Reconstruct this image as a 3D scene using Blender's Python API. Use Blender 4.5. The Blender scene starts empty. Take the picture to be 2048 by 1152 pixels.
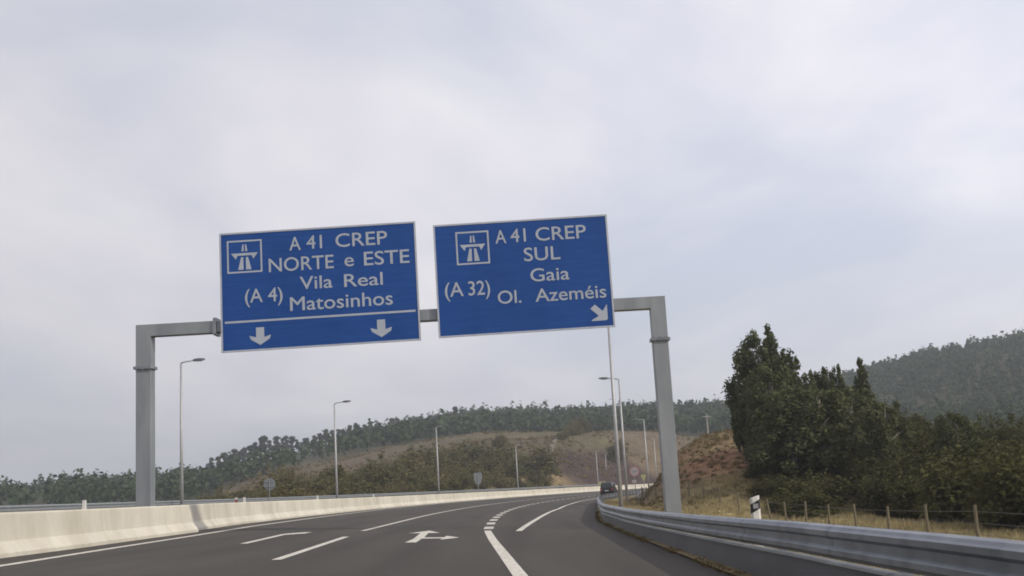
import bpy, bmesh, math, random
import numpy as np
from mathutils import Matrix, Vector

random.seed(7); rng = np.random.default_rng(11)
sc = bpy.context.scene
COL = sc.collection

# ------------------------------------------------------------------ camera
CAM_H, F_PX, PITCH, ROLL = 1.085, 2250.0, math.atan((955 - 576) / 2250.0), math.radians(3.18)
fw = Vector((0, math.cos(PITCH), math.sin(PITCH))); rt = Vector((1, 0, 0)); up = rt.cross(fw)
R_ = math.cos(ROLL) * rt - math.sin(ROLL) * up
U_ = math.cos(ROLL) * up + math.sin(ROLL) * rt
cd = bpy.data.cameras.new('camera'); cam = bpy.data.objects.new('camera', cd); COL.objects.link(cam)
cam.matrix_world = Matrix(((R_.x, U_.x, -fw.x, 0), (R_.y, U_.y, -fw.y, 0), (R_.z, U_.z, -fw.z, CAM_H), (0, 0, 0, 1)))
cd.sensor_width = 36.0; cd.lens = F_PX / 2048 * 36; cd.clip_start = 0.1; cd.clip_end = 9000
sc.camera = cam

# ------------------------------------------------------------------ sky, sun, exposure
SUN_EL = math.radians(33); SUN_AZ = math.radians(119)      # azimuth clockwise from +Y (seen from above)
wd = bpy.data.worlds.new('World'); sc.world = wd; wd.use_nodes = True
wn = wd.node_tree.nodes; wl = wd.node_tree.links; wn.clear()
def N(t, **k):
    n = wn.new(t)
    for a, v in k.items(): setattr(n, a, v)
    return n
def math_node(tree, op, a, b=None, clamp=False):
    n = tree.nodes.new('ShaderNodeMath'); n.operation = op; n.use_clamp = clamp
    for i, v in enumerate((a, b)):
        if v is None: continue
        if isinstance(v, (int, float)): n.inputs[i].default_value = v
        else: tree.links.new(v, n.inputs[i])
    return n.outputs[0]
out = N('ShaderNodeOutputWorld'); bg = N('ShaderNodeBackground'); bg.inputs[1].default_value = 0.1
sky = N('ShaderNodeTexSky'); sky.sky_type = 'NISHITA'; sky.sun_disc = False
sky.sun_elevation = SUN_EL; sky.sun_rotation = SUN_AZ; sky.dust_density = 2.0
tc = N('ShaderNodeTexCoord'); sep = N('ShaderNodeSeparateXYZ'); wl.new(tc.outputs['Generated'], sep.inputs[0])
T = wd.node_tree
zz = math_node(T, 'ADD', math_node(T, 'MAXIMUM', sep.outputs[2], 0.0), 0.22)
px_ = math_node(T, 'DIVIDE', sep.outputs[0], zz); py_ = math_node(T, 'DIVIDE', sep.outputs[1], zz)
comb = N('ShaderNodeCombineXYZ'); wl.new(px_, comb.inputs[0]); wl.new(py_, comb.inputs[1])
def wnoise(scale, detail, rough, dist, loc=(0, 0, 0), sc3=(1, 1, 1), rot=0.0):
    m = N('ShaderNodeMapping'); m.inputs['Location'].default_value = loc; m.inputs['Scale'].default_value = sc3
    m.inputs['Rotation'].default_value = (0, 0, rot)
    wl.new(comb.outputs[0], m.inputs[0])
    n = N('ShaderNodeTexNoise'); n.inputs['Scale'].default_value = scale; n.inputs['Detail'].default_value = detail
    n.inputs['Roughness'].default_value = rough; n.inputs['Distortion'].default_value = dist
    wl.new(m.outputs[0], n.inputs['Vector']); return n.outputs[0]
def ramp(fac, stops):
    r = N('ShaderNodeValToRGB'); cr = r.color_ramp
    while len(cr.elements) < len(stops): cr.elements.new(0.5)
    for e, (p, c) in zip(cr.elements, stops): e.position = p; e.color = (*c, 1)
    wl.new(fac, r.inputs[0]); return r.outputs[0]
n1 = wnoise(0.95, 5, 0.5, 0.35, (3.1, 1.7, 0), (1, 0.8, 1), 0.5)
n2 = wnoise(2.1, 4, 0.5, 0.2, (9.4, 4.2, 0), (1.3, 0.7, 1), -0.4)
# white cloud sheets with thinner, bluer windows between them (values are radiance x10)
cloud = ramp(n2, [(0.25, (5.4, 5.45, 6.2)), (0.5, (6.45, 6.35, 6.85)), (0.75, (7.15, 7.05, 7.3))])
veil = N('ShaderNodeMixRGB'); veil.inputs[0].default_value = 0.80           # thin veil over the open sky
wl.new(sky.outputs[0], veil.inputs[1]); veil.inputs[2].default_value = (5.2, 5.4, 6.3, 1)
cm = N('ShaderNodeMixRGB'); wl.new(ramp(n1, [(0.31, (0, 0, 0)), (0.53, (1, 1, 1))]), cm.inputs[0])
wl.new(veil.outputs[0], cm.inputs[1]); wl.new(cloud, cm.inputs[2])
# the cloud deck is thinner (brighter) towards the sun side and greyer low on the left
side = math_node(T, 'ADD', math_node(T, 'MULTIPLY', sep.outputs[0], 0.34), 1.0)
low = math_node(T, 'ADD', math_node(T, 'MULTIPLY', math_node(T, 'MINIMUM', math_node(T, 'MAXIMUM', sep.outputs[2], 0.0), 0.22), 0.7), 0.87)
mul = N('ShaderNodeMixRGB', blend_type='MULTIPLY'); mul.inputs[0].default_value = 1.0
wl.new(cm.outputs[0], mul.inputs[1]); wl.new(math_node(T, 'MULTIPLY', side, low), mul.inputs[2])
wl.new(mul.outputs[0], bg.inputs[0]); wl.new(bg.outputs[0], out.inputs[0])

sl = bpy.data.lights.new('sun', 'SUN'); sl.energy = 2.1; sl.angle = math.radians(2.0); sl.color = (1.0, 0.94, 0.84)
so = bpy.data.objects.new('sun', sl); COL.objects.link(so)
sd = Vector((math.sin(SUN_AZ) * math.cos(SUN_EL), math.cos(SUN_AZ) * math.cos(SUN_EL), math.sin(SUN_EL)))
so.rotation_euler = (-sd).to_track_quat('-Z', 'Y').to_euler(); so.location = (60, -20, 60)

sc.view_settings.view_transform = 'Standard'; sc.view_settings.look = 'None'
sc.view_settings.exposure = 0.36; sc.view_settings.gamma = 1
sc.cycles.use_denoising = True
sc.cycles.max_bounces = 6; sc.cycles.volume_bounces = 0
sc.cycles.filter_width = 1.8

# ------------------------------------------------------------------ helpers
def link_mesh(name, V, Fc, mats, parent=None, smooth=False, mat_idx=None):
    me = bpy.data.meshes.new(name); me.from_pydata([tuple(map(float, v)) for v in V], [], Fc)
    for m in (mats if isinstance(mats, (list, tuple)) else [mats]): me.materials.append(m)
    if mat_idx is not None: me.polygons.foreach_set('material_index', mat_idx)
    if smooth: me.polygons.foreach_set('use_smooth', [True] * len(me.polygons))
    me.update()
    o = bpy.data.objects.new(name, me); COL.objects.link(o)
    if parent is not None: o.parent = parent
    return o
def tag(o, label=None, cat=None, group=None, kind=None):
    if label: o['label'] = label
    if cat: o['category'] = cat
    if group: o['group'] = group
    if kind: o['kind'] = kind
    return o
def empty(name, loc=(0, 0, 0), rz=0.0, label=None, cat=None, group=None):
    o = bpy.data.objects.new(name, None); COL.objects.link(o); o.location = loc; o.rotation_euler = (0, 0, rz)
    o.empty_display_size = 0.2
    return tag(o, label, cat, group)
def copy_tree(o, parent=None):
    c = o.copy(); COL.objects.link(c); c.parent = parent
    for ch in list(o.children): copy_tree(ch, c)
    return c
class MB:
    """collects simple shapes into one mesh"""
    def __init__(s): s.V = []; s.F = []
    def add(s, V, Fc):
        b = len(s.V); s.V += [tuple(v) for v in V]; s.F += [tuple(i + b for i in f) for f in Fc]
    def box(s, x0, x1, y0, y1, z0, z1, c=0.0):
        if c <= 0:
            V = [(x, y, z) for z in (z0, z1) for x, y in ((x0, y0), (x1, y0), (x1, y1), (x0, y1))]
            s.add(V, [(3, 2, 1, 0), (4, 5, 6, 7), (0, 1, 5, 4), (1, 2, 6, 5), (2, 3, 7, 6), (3, 0, 4, 7)])
        else:       # vertical edges chamfered
            P = [(x0 + c, y0), (x1 - c, y0), (x1, y0 + c), (x1, y1 - c), (x1 - c, y1), (x0 + c, y1), (x0, y1 - c), (x0, y0 + c)]
            s.add([(x, y, z0) for x, y in P] + [(x, y, z1) for x, y in P],
                  [tuple(range(7, -1, -1)), tuple(range(8, 16))] + [(i, (i + 1) % 8, 8 + (i + 1) % 8, 8 + i) for i in range(8)])
    def boxx(s, x0, x1, y0, y1, z0, z1, c):     # a bar along x with chamfered long edges
        P = [(y0 + c, z0), (y1 - c, z0), (y1, z0 + c), (y1, z1 - c), (y1 - c, z1), (y0 + c, z1), (y0, z1 - c), (y0, z0 + c)]
        s.add([(x0, y, z) for y, z in P] + [(x1, y, z) for y, z in P],
              [tuple(range(7, -1, -1)), tuple(range(8, 16))] + [(i, (i + 1) % 8, 8 + (i + 1) % 8, 8 + i) for i in range(8)])
    def tube(s, pts, radii, n=10, cap=True):
        pts = [Vector(p) for p in pts]; b = len(s.V)
        for i, p in enumerate(pts):
            d = (pts[min(i + 1, len(pts) - 1)] - pts[max(i - 1, 0)]).normalized()
            a = d.cross(Vector((0.31, 0.95, 0.05) if abs(d.z) > 0.8 else (0, 0, 1))).normalized(); e = d.cross(a)
            for k in range(n):
                t = 2 * math.pi * k / n
                s.V.append(tuple(p + radii[i] * (math.cos(t) * a + math.sin(t) * e)))
        for i in range(len(pts) - 1):
            for k in range(n):
                s.F.append((b + i * n + k, b + i * n + (k + 1) % n, b + (i + 1) * n + (k + 1) % n, b + (i + 1) * n + k))
        if cap:
            s.F.append(tuple(b + k for k in range(n - 1, -1, -1))); s.F.append(tuple(b + (len(pts) - 1) * n + k for k in range(n)))
    def prism(s, poly, y0, y1):                 # polygon in x,z pulled along y
        n = len(poly)
        s.add([(x, y0, z) for x, z in poly] + [(x, y1, z) for x, z in poly],
              [tuple(range(n)), tuple(range(2 * n - 1, n - 1, -1))] + [(i, i + n, (i + 1) % n + n, (i + 1) % n) for i in range(n)])
    def build(s, name, mat, parent=None, smooth=False): return link_mesh(name, s.V, s.F, mat, parent, smooth)

# ------------------------------------------------------------------ materials
def mat(name, col, rough=0.6, metal=0.0, noise=None, bump=None, spec=0.4):
    """col: base colour; noise: (scale, other colour, low, high); bump: (scale, strength)"""
    m = bpy.data.materials.new(name); m.use_nodes = True; nt = m.node_tree; b = nt.nodes['Principled BSDF']
    b.inputs['Base Color'].default_value = (*col, 1); b.inputs['Roughness'].default_value = rough
    b.inputs['Metallic'].default_value = metal; b.inputs['Specular IOR Level'].default_value = spec
    if noise or bump:
        tcn = nt.nodes.new('ShaderNodeTexCoord')
    if noise:
        n = nt.nodes.new('ShaderNodeTexNoise'); n.inputs['Scale'].default_value = noise[0]; n.inputs['Detail'].default_value = 6
        n.inputs['Roughness'].default_value = 0.62
        mp = nt.nodes.new('ShaderNodeMapping'); nt.links.new(tcn.outputs['Object'], mp.inputs[0])
        if len(noise) > 4: mp.inputs['Scale'].default_value = noise[4]
        nt.links.new(mp.outputs[0], n.inputs['Vector'])
        r = nt.nodes.new('ShaderNodeValToRGB'); r.color_ramp.elements[0].position = noise[2]; r.color_ramp.elements[1].position = noise[3]
        r.color_ramp.elements[0].color = (*col, 1); r.color_ramp.elements[1].color = (*noise[1], 1)
        nt.links.new(n.outputs[0], r.inputs[0]); nt.links.new(r.outputs[0], b.inputs['Base Color'])
    if bump:
        n = nt.nodes.new('ShaderNodeTexNoise'); n.inputs['Scale'].default_value = bump[0]; n.inputs['Detail'].default_value = 5
        nt.links.new(tcn.outputs['Object'], n.inputs['Vector'])
        bp = nt.nodes.new('ShaderNodeBump'); bp.inputs['Strength'].default_value = bump[1]; bp.inputs['Distance'].default_value = 0.05
        nt.links.new(n.outputs[0], bp.inputs['Height']); nt.links.new(bp.outputs[0], b.inputs['Normal'])
    return m
M = {}
M['asphalt'] = mat('asphalt', (0.071, 0.063, 0.054), 0.85, 0, (0.35, (0.090, 0.080, 0.068), 0.35, 0.7, (1, 0.25, 1)), (60, 0.25), 0.25)
M['asphalt_far'] = mat('asphalt_opposite', (0.085, 0.078, 0.07), 0.88, 0, (0.5, (0.11, 0.10, 0.09), 0.3, 0.7), None, 0.25)
M['paint'] = mat('road_paint', (0.62, 0.58, 0.50), 0.7, 0, (5, (0.48, 0.45, 0.39), 0.45, 0.75), None, 0.3)
M['concrete'] = mat('barrier_concrete', (0.64, 0.60, 0.505), 0.85, 0, (0.55, (0.57, 0.53, 0.445), 0.42, 0.72, (1, 0.6, 1.6)), (25, 0.12), 0.3)
M['concrete_dark'] = mat('joint_concrete', (0.17, 0.15, 0.115), 0.9, 0, (3, (0.23, 0.2, 0.155), 0.35, 0.7), None, 0.2)
M['galv'] = mat('galvanised_steel', (0.31, 0.325, 0.335), 0.5, 0.4, (1.6, (0.25, 0.265, 0.275), 0.35, 0.7, (1, 1, 0.35)), None, 0.5)
M['galv_rail'] = mat('guardrail_steel', (0.30, 0.32, 0.345), 0.42, 0.6, (1.2, (0.21, 0.225, 0.245), 0.35, 0.7, (1, 0.4, 3)), None, 0.5)
M['skirt'] = mat('skirt_steel', (0.15, 0.16, 0.175), 0.5, 0.5, (1.5, (0.11, 0.115, 0.125), 0.35, 0.7, (1, 0.4, 2)), None, 0.4)
M['lamp'] = mat('lamp_steel', (0.40, 0.40, 0.40), 0.5, 0.35, (3, (0.33, 0.33, 0.33), 0.4, 0.7), None, 0.4)
M['lamp_head'] = mat('lamp_head_grey', (0.12, 0.125, 0.13), 0.5, 0.1)
M['lens'] = mat('lamp_glass', (0.35, 0.35, 0.33), 0.15)
M['blue'] = mat('sign_blue', (0.010, 0.060, 0.245), 0.55, 0, (2.2, (0.016, 0.078, 0.285), 0.42, 0.72, (0.35, 1, 5)), None, 0.25)
M['white'] = mat('sign_white', (0.40, 0.435, 0.49), 0.55, 0, (2.5, (0.34, 0.37, 0.42), 0.4, 0.75), None, 0.3)
M['alu'] = mat('sign_edge_aluminium', (0.46, 0.49, 0.53), 0.5, 0.3, (3, (0.38, 0.40, 0.44), 0.4, 0.7))
M['sign_back'] = mat('sign_back_grey', (0.23, 0.245, 0.25), 0.6, 0.2, (3, (0.19, 0.2, 0.205), 0.4, 0.7))
M['wood'] = mat('weathered_wood', (0.20, 0.17, 0.11), 0.9, 0, (9, (0.12, 0.10, 0.065), 0.35, 0.7, (4, 4, 0.6)), (40, 0.3))
M['wire'] = mat('fence_wire', (0.16, 0.15, 0.14), 0.6, 0.6)
M['plastic_white'] = mat('white_plastic', (0.62, 0.61, 0.57), 0.5, 0, (6, (0.5, 0.49, 0.45), 0.45, 0.7))
M['plastic_black'] = mat('black_plastic', (0.012, 0.012, 0.014), 0.5, 0, (6, (0.02, 0.02, 0.022), 0.4, 0.7))
M['reflector'] = mat('grey_reflector', (0.30, 0.30, 0.33), 0.2, 0.2)
M['pink'] = mat('faded_sign_red', (0.23, 0.135, 0.14), 0.6, 0, (8, (0.25, 0.11, 0.12), 0.4, 0.7))
M['red'] = mat('sign_red', (0.42, 0.06, 0.06), 0.5, 0, (8, (0.34, 0.05, 0.05), 0.4, 0.7))
M['sign_face'] = mat('dull_sign_white', (0.34, 0.30, 0.31), 0.6, 0, (5, (0.28, 0.25, 0.26), 0.4, 0.7))
M['yellow'] = mat('sign_yellow', (0.34, 0.34, 0.17), 0.5, 0, (8, (0.28, 0.29, 0.14), 0.4, 0.7))
M['bark'] = mat('bark', (0.10, 0.08, 0.06), 0.95, 0, (8, (0.055, 0.045, 0.035), 0.35, 0.7, (3, 3, 0.5)))
M['pale_bark'] = mat('pale_bark', (0.26, 0.23, 0.19), 0.95, 0, (6, (0.15, 0.13, 0.10), 0.35, 0.7, (3, 3, 0.5)))
M['carpaint'] = mat('dark_car_paint', (0.012, 0.013, 0.016), 0.35, 0.2, (4, (0.02, 0.02, 0.023), 0.4, 0.7))
M['glass'] = mat('dark_glass', (0.03, 0.035, 0.04), 0.12)
M['rubber'] = mat('rubber', (0.015, 0.015, 0.015), 0.85)
M['culvert'] = mat('culvert_concrete', (0.36, 0.33, 0.30), 0.9, 0, (2, (0.27, 0.25, 0.22), 0.35, 0.7))

M['drain'] = mat('weathered_drain_concrete', (0.17, 0.155, 0.12), 0.9, 0, (0.6, (0.11, 0.10, 0.07), 0.4, 0.65))
def leaf_mat(name, dark, light, shift):
    m = bpy.data.materials.new(name); m.use_nodes = True; nt = m.node_tree; nt.nodes.clear()
    o = nt.nodes.new('ShaderNodeOutputMaterial'); d = nt.nodes.new('ShaderNodeBsdfDiffuse'); t = nt.nodes.new('ShaderNodeBsdfTranslucent')
    mx = nt.nodes.new('ShaderNodeMixShader'); mx.inputs[0].default_value = 0.22
    at = nt.nodes.new('ShaderNodeAttribute'); at.attribute_name = 'tint'
    r = nt.nodes.new('ShaderNodeMixRGB'); r.inputs[1].default_value = (*dark, 1); r.inputs[2].default_value = (*light, 1)
    nt.links.new(at.outputs['Fac'], r.inputs[0])
    oi = nt.nodes.new('ShaderNodeObjectInfo')
    r2 = nt.nodes.new('ShaderNodeMixRGB'); r2.inputs[2].default_value = (*shift, 1)
    nt.links.new(math_node(nt, 'MULTIPLY', oi.outputs['Random'], 0.55), r2.inputs[0]); nt.links.new(r.outputs[0], r2.inputs[1])
    for s in (d, t): nt.links.new(r2.outputs[0], s.inputs[0])
    nt.links.new(d.outputs[0], mx.inputs[1]); nt.links.new(t.outputs[0], mx.inputs[2]); nt.links.new(mx.outputs[0], o.inputs[0])
    return m
M['scrub'] = leaf_mat('scrub_leaves', (0.040, 0.042, 0.018), (0.112, 0.114, 0.046), (0.095, 0.082, 0.038))
M['scrub_light'] = leaf_mat('olive_scrub_leaves', (0.046, 0.045, 0.022), (0.155, 0.150, 0.066), (0.20, 0.165, 0.075))
M['evergreen'] = leaf_mat('evergreen_leaves', (0.045, 0.053, 0.027), (0.140, 0.155, 0.074), (0.12, 0.12, 0.058))
M['pine'] = leaf_mat('pine_needles', (0.028, 0.034, 0.028), (0.07, 0.08, 0.06), (0.05, 0.06, 0.055))
M['woods'] = leaf_mat('woods_leaves', (0.030, 0.046, 0.026), (0.085, 0.116, 0.060), (0.06, 0.08, 0.042))
M['straw'] = leaf_mat('dry_straw', (0.235, 0.19, 0.098), (0.46, 0.39, 0.22), (0.33, 0.275, 0.145))
M['lowscrub'] = leaf_mat('low_scrub', (0.10, 0.082, 0.042), (0.24, 0.19, 0.10), (0.16, 0.12, 0.062))

# ------------------------------------------------------------------ road axis and ground shape (plan)
RAD, S0, BANK = 500.0, 50.0, 0.039
def axis_xy(s, n):
    s = np.asarray(s, float); n = np.asarray(n, float)
    t = np.maximum(s - S0, 0) / RAD
    x = RAD * (1 - np.cos(t)) + n * np.cos(t); y = np.minimum(s, S0) + RAD * np.sin(t) - n * np.sin(t)
    return x, y
def to_sn(x, y):
    x = np.asarray(x, float); y = np.asarray(y, float)
    a = np.arctan2(y - S0, RAD - x); arc = y > S0
    s = np.where(arc, S0 + RAD * a, y); n = np.where(arc, RAD - np.hypot(y - S0, RAD - x), x)
    return s, n
def grade(s):
    s = np.asarray(s, float); c = np.minimum(s, 45.0)
    return -0.0137 * s + 1.9e-5 * np.maximum(c, 0) ** 2 + (s > 45) * 0.0012 * (s - 45)
def road_z(s, n):
    n = np.asarray(n, float)
    return grade(s) - BANK * np.clip(n, -11.2, 4.6)
def smooth(a, b, x):
    t = np.clip((x - a) / (b - a), 0, 1); return t * t * (3 - 2 * t)
def vnoise(x, y, scale, seed=0):
    x = np.asarray(x, float) / scale; y = np.asarray(y, float) / scale
    xi = np.floor(x).astype(np.int64); yi = np.floor(y).astype(np.int64); fx = x - xi; fy = y - yi
    fx = fx * fx * (3 - 2 * fx); fy = fy * fy * (3 - 2 * fy)
    def h(i, j):
        v = (i * 374761393 + j * 668265263 + seed * 1442695041) & 0x7fffffff
        v = ((v ^ (v >> 13)) * 1274126177) & 0x7fffffff
        return ((v ^ (v >> 16)) & 0xffff) / 65535.0
    return (h(xi, yi) * (1 - fx) + h(xi + 1, yi) * fx) * (1 - fy) + (h(xi, yi + 1) * (1 - fx) + h(xi + 1, yi + 1) * fx) * fy
def fbm(x, y, scale, seed=0, oct=3):
    r = 0; a = 0.5; t = 0
    for k in range(oct): r = r + a * vnoise(x, y, scale / 2 ** k, seed + k); t += a; a *= 0.5
    return r / t - 0.5

RK = [0, 120, 200, 260, 300, 350, 400, 450, 560, 640, 760, 950, 1300, 3600]
FAR = {                                   # bearing column -> heights at the ranges RK
    -1500: [-1, -1, -1, 0, 0, .5, 1, 2, 4, 5, 6, 4, 0, -2],
    0:     [-1, -1.5, -1.5, -1.2, -1, -.5, .5, 2, 4.6, 4, 2, 0, 0, -2],
    300:   [-1, -1.5, -1.5, -1.2, -1, 0, 1, 3, 5.4, 5, 3, 0, 0, -2],
    420:   [-1, -1.5, -1.2, -.6, 0, 1, 2.5, 4, 6.5, 6, 3, 0, 0, -2],
    450:   [-1, -1.5, -1, 0, 1, 2.5, 5, 7, 9.0, 8, 5, 0, 0, -2],
    520:   [-1, -1.5, -.5, 1.2, 2.8, 5, 8, 10.5, 14, 13, 9, 0, 0, -2],
    620:   [-1, -1.5, -.2, 2, 4.3, 7.2, 10.5, 13.5, 18, 18, 14, 2, 0, -2],
    700:   [-1, -1.5, 0, 2.5, 5.5, 9, 12, 15.5, 22, 24, 18, 4, 0, -2],
    800:   [-1, -1.5, 0, 3.3, 7, 12, 14, 17, 25, 29, 26, 8, 0, -2],
    900:   [-1, -1.5, 0, 4, 8.5, 15, 16, 18, 27, 32.5, 30, 12, 0, -2],
    960:   [-1, -1.5, 0, 4.5, 9, 16, 16.5, 19, 28, 33, 31, 14, 0, -2],
    1050:  [-1, -1.5, 0, 5, 9.5, 15.3, 16, 19, 27.5, 32, 30, 14, 0, -2],
    1150:  [-1, -1.5, .5, 6, 9.8, 14.6, 15, 18.5, 27, 31.5, 30, 14, 0, -2],
    1300:  [-1, -1, 1, 6.5, 9.6, 13, 14, 17.5, 27, 31.5, 30, 16, 0, -2],
    1400:  [-1, 0, 2, 6, 8, 9.8, 12, 16, 26, 31, 30, 20, 0, -2],
    1480:  [-1, 1, 2, 5.5, 7.5, 8.5, 12, 16, 25, 30.5, 31, 30, 5, -2],
    1620:  [-1, .8, 1.5, 3, 4.5, 6.5, 10, 16, 29, 36, 44, 55, 20, -2],
    1750:  [-1, .5, .8, 1.5, 2.5, 5, 9, 15, 34, 44, 52, 61, 28, -2],
    1830:  [-1, .3, .5, 1.2, 2.2, 5, 9, 15, 36, 48, 55, 63, 30, -2],
    1900:  [-1, .3, .5, 1.2, 2.2, 5, 9, 15, 38, 50, 57, 65, 34, -2],
    2048:  [-1, .3, .5, 1.2, 2.2, 5, 9, 16, 40, 54, 60, 68, 38, -2],
    2600:  [-1, .3, .5, 1.2, 2.2, 5, 10, 18, 45, 60, 68, 80, 50, -2],
    4500:  [-1, 1, 3, 5, 8, 10, 13, 18, 28, 36, 45, 50, 30, -2]}
XS = np.array(sorted(FAR)); FT = np.array([FAR[k] for k in XS], float)
def bearing_col(x, y):
    az = np.arctan2(x, np.maximum(y, 0.0)); az = np.where(np.asarray(y) > 0, az, np.sign(x) * 1.2)
    return 1045 + 2250 * np.tan(np.clip(az, -1.15, 1.15))
def far_h(x, y):
    r = np.hypot(x, y); c = np.clip(bearing_col(x, y), XS[0], XS[-1])
    j = np.clip(np.searchsorted(XS, c) - 1, 0, len(XS) - 2); f = (c - XS[j]) / (XS[j + 1] - XS[j])
    rows = np.stack([np.interp(r, RK, row) for row in FT])
    idx = np.arange(len(r)); z = rows[j, idx] * (1 - f) + rows[j + 1, idx] * f
    return z + fbm(x, y, 60, 3) * np.clip((r - 150) / 250, 0, 1) * 4.0
def swing(s): return np.interp(s, [30, 40, 46, 55, 65, 80], [0, .08, .37, .92, 1.32, 1.62])
def near_right(s, n):
    e = grade(s) - BANK * (2.7 + swing(s)); n = n - swing(s)
    flat = np.interp(n, [2.5, 3.4, 5, 8, 16.5, 24, 40, 70, 140], [0, 0, -.30, -.85, -1.14, -1.1, -.5, .2, .8])
    bank = np.interp(n, [2.5, 3.4, 5, 6.3, 8, 9.5, 12, 16, 22, 32, 45, 70, 140], [0, 0, -.12, .0, 1.9, 3.9, 5.3, 5.9, 6.0, 3.5, .5, -.3, 0])
    m = smooth(56, 104, s)
    return e + flat * (1 - m) + bank * m
def near_left(s, n):
    e = grade(s) + BANK * 11.2
    return e + np.interp(-n, [11, 23.5, 25, 30, 45, 80, 150], [-.1, .36, .3, -.3, -1.1, -1.1, -.5])
def ground_h(x, y, carve=True):
    x = np.atleast_1d(np.asarray(x, float)); y = np.atleast_1d(np.asarray(y, float))
    s, n = to_sn(x, y); r = np.hypot(x, y)
    near = np.where(n > 0, near_right(s, n), near_left(s, n)) + fbm(x, y, 7, 5) * 0.5 * smooth(7, 14, np.abs(n + 10) - 10)
    far = far_h(x, y)
    w = np.where(n > 0, smooth(130, 210, r), smooth(110, 190, r))
    h = near * (1 - w) + far * w
    # the road's cutting: slopes rise from both sides of the corridor
    ins = (s > -60) & (s < 385) & (y > -60)
    d = np.maximum(np.maximum(-26.0 - n, n - 6.5), 0)
    rz = road_z(np.clip(s, -60, 470), np.where(n > 0, 2.7, -11.2))
    cap = rz - 0.1 + np.where(n > 0, 1.35, 0.62) * d + fbm(x, y, 9, 9) * 0.8 * np.clip(d / 6, 0, 1)
    flo = rz - 0.25 - 0.5 * d
    cut = ins & (h > cap) & (d < 60)
    h = np.where(ins & (s > 75), np.clip(h, flo, cap), h)
    if carve:
        c = ins & (n > -24.2) & (n < 3.6 + swing(s))
        h = np.where(c, np.minimum(h, road_z(s, n) - 0.35), h)
    return (h, cut & (s > 75), d, s, n, r) if carve else h
def gz(x, y): return float(ground_h(np.array([x]), np.array([y]), False)[0])
def plan(col, Y): return (col - 1045) / 2250.0 * Y     # bearing column and depth -> x in metres

# ------------------------------------------------------------------ the ground: one sheet to the horizon
rr = 2.0 * 1.0215 ** np.arange(352)
th = np.radians(np.concatenate([np.arange(-180, -34, 2.0), np.arange(-34, 34, 0.25), np.arange(34, 180, 2.0)]))
TH, RR = np.meshgrid(th, rr); gx = (RR * np.sin(TH)).ravel(); gy = (RR * np.cos(TH)).ravel()
gh, cutm, gd, gs, gn, grr = ground_h(gx, gy)
nt_, nr_ = len(th), len(rr)
ii = np.arange(nr_ - 1)[:, None] * nt_; jj = np.arange(nt_)[None, :]; j2 = (jj + 1) % nt_
quads = np.stack([ii + jj, ii + j2, ii + nt_ + j2, ii + nt_ + jj], -1).reshape(-1, 4)[:, ::-1]
def np_mesh(name, V, Q, mats, parent=None):
    me = bpy.data.meshes.new(name); k = Q.shape[1]
    me.vertices.add(len(V)); me.vertices.foreach_set('co', np.asarray(V, np.float32).ravel())
    me.loops.add(Q.size); me.loops.foreach_set('vertex_index', np.asarray(Q, np.int32).ravel())
    me.polygons.add(len(Q)); me.polygons.foreach_set('loop_start', np.arange(0, Q.size, k, dtype=np.int32))
    me.update(calc_edges=True)
    for m in (mats if isinstance(mats, (list, tuple)) else [mats]): me.materials.append(m)
    o = bpy.data.objects.new(name, me); COL.objects.link(o)
    if parent is not None: o.parent = parent
    return o
def mixc(c, t, col): return c * (1 - t[:, None]) + np.array(col)[None, :] * t[:, None]
gcol = np.tile(np.array([[0.135, 0.105, 0.056]]), (len(gx), 1))
bc = bearing_col(gx, gy)
rightnear = (gn > 3) & (grr < 140)
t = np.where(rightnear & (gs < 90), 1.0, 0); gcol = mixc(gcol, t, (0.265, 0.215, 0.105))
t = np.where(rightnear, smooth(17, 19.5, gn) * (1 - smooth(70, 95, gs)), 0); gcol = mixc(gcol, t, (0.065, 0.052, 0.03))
bankm = np.where((gn > 6) & (gn < 60) & (bc < 1560), smooth(60, 90, gs) * (grr < 220), 0)
gcol = mixc(gcol, bankm * 0.95, (0.178, 0.130, 0.070))
t = bankm * smooth(-.14, .06, fbm(gx, gy, 6, 21)) * smooth(0.5, 2.2, gh - road_z(gs, 2.7)); gcol = mixc(gcol, t * 0.95, (0.255, 0.135, 0.085))
farm = smooth(150, 240, grr) * (gn < 0) + smooth(180, 260, grr) * (gn >= 0); farm = np.clip(farm, 0, 1)
gcol = mixc(gcol, farm, (0.108, 0.091, 0.056))
t = farm * smooth(-.02, .14, fbm(gx, gy, 55, 31)); gcol = mixc(gcol, t * 0.75, (0.105, 0.095, 0.05))
t = farm * smooth(.02, .16, fbm(gx, gy, 30, 41)); gcol = mixc(gcol, t * 0.6, (0.145, 0.105, 0.075))
woodm = (np.where(bc < 440, smooth(290, 330, grr), np.where(bc < 1480, smooth(385, 400, grr), smooth(380, 430, grr))))
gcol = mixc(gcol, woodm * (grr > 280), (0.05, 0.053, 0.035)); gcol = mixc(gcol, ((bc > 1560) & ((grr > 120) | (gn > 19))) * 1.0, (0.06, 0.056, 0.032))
cutm = cutm & (bc < 1490)
t = (cutm & (gn < 0)).astype(float) * np.where((gs < 248) & (gs > 212), 1, 0) * (1 - smooth(14, 19, gd)); gcol = mixc(gcol, t, (0.20, 0.152, 0.085))
t = (cutm & (gn < 0)).astype(float) * smooth(244, 256, gs) * (1 - smooth(14, 19, gd)); gcol = mixc(gcol, t, (0.055, 0.036, 0.032)); gcol = mixc(gcol, t * smooth(298, 306, gs), (0.150, 0.112, 0.072))
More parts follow.
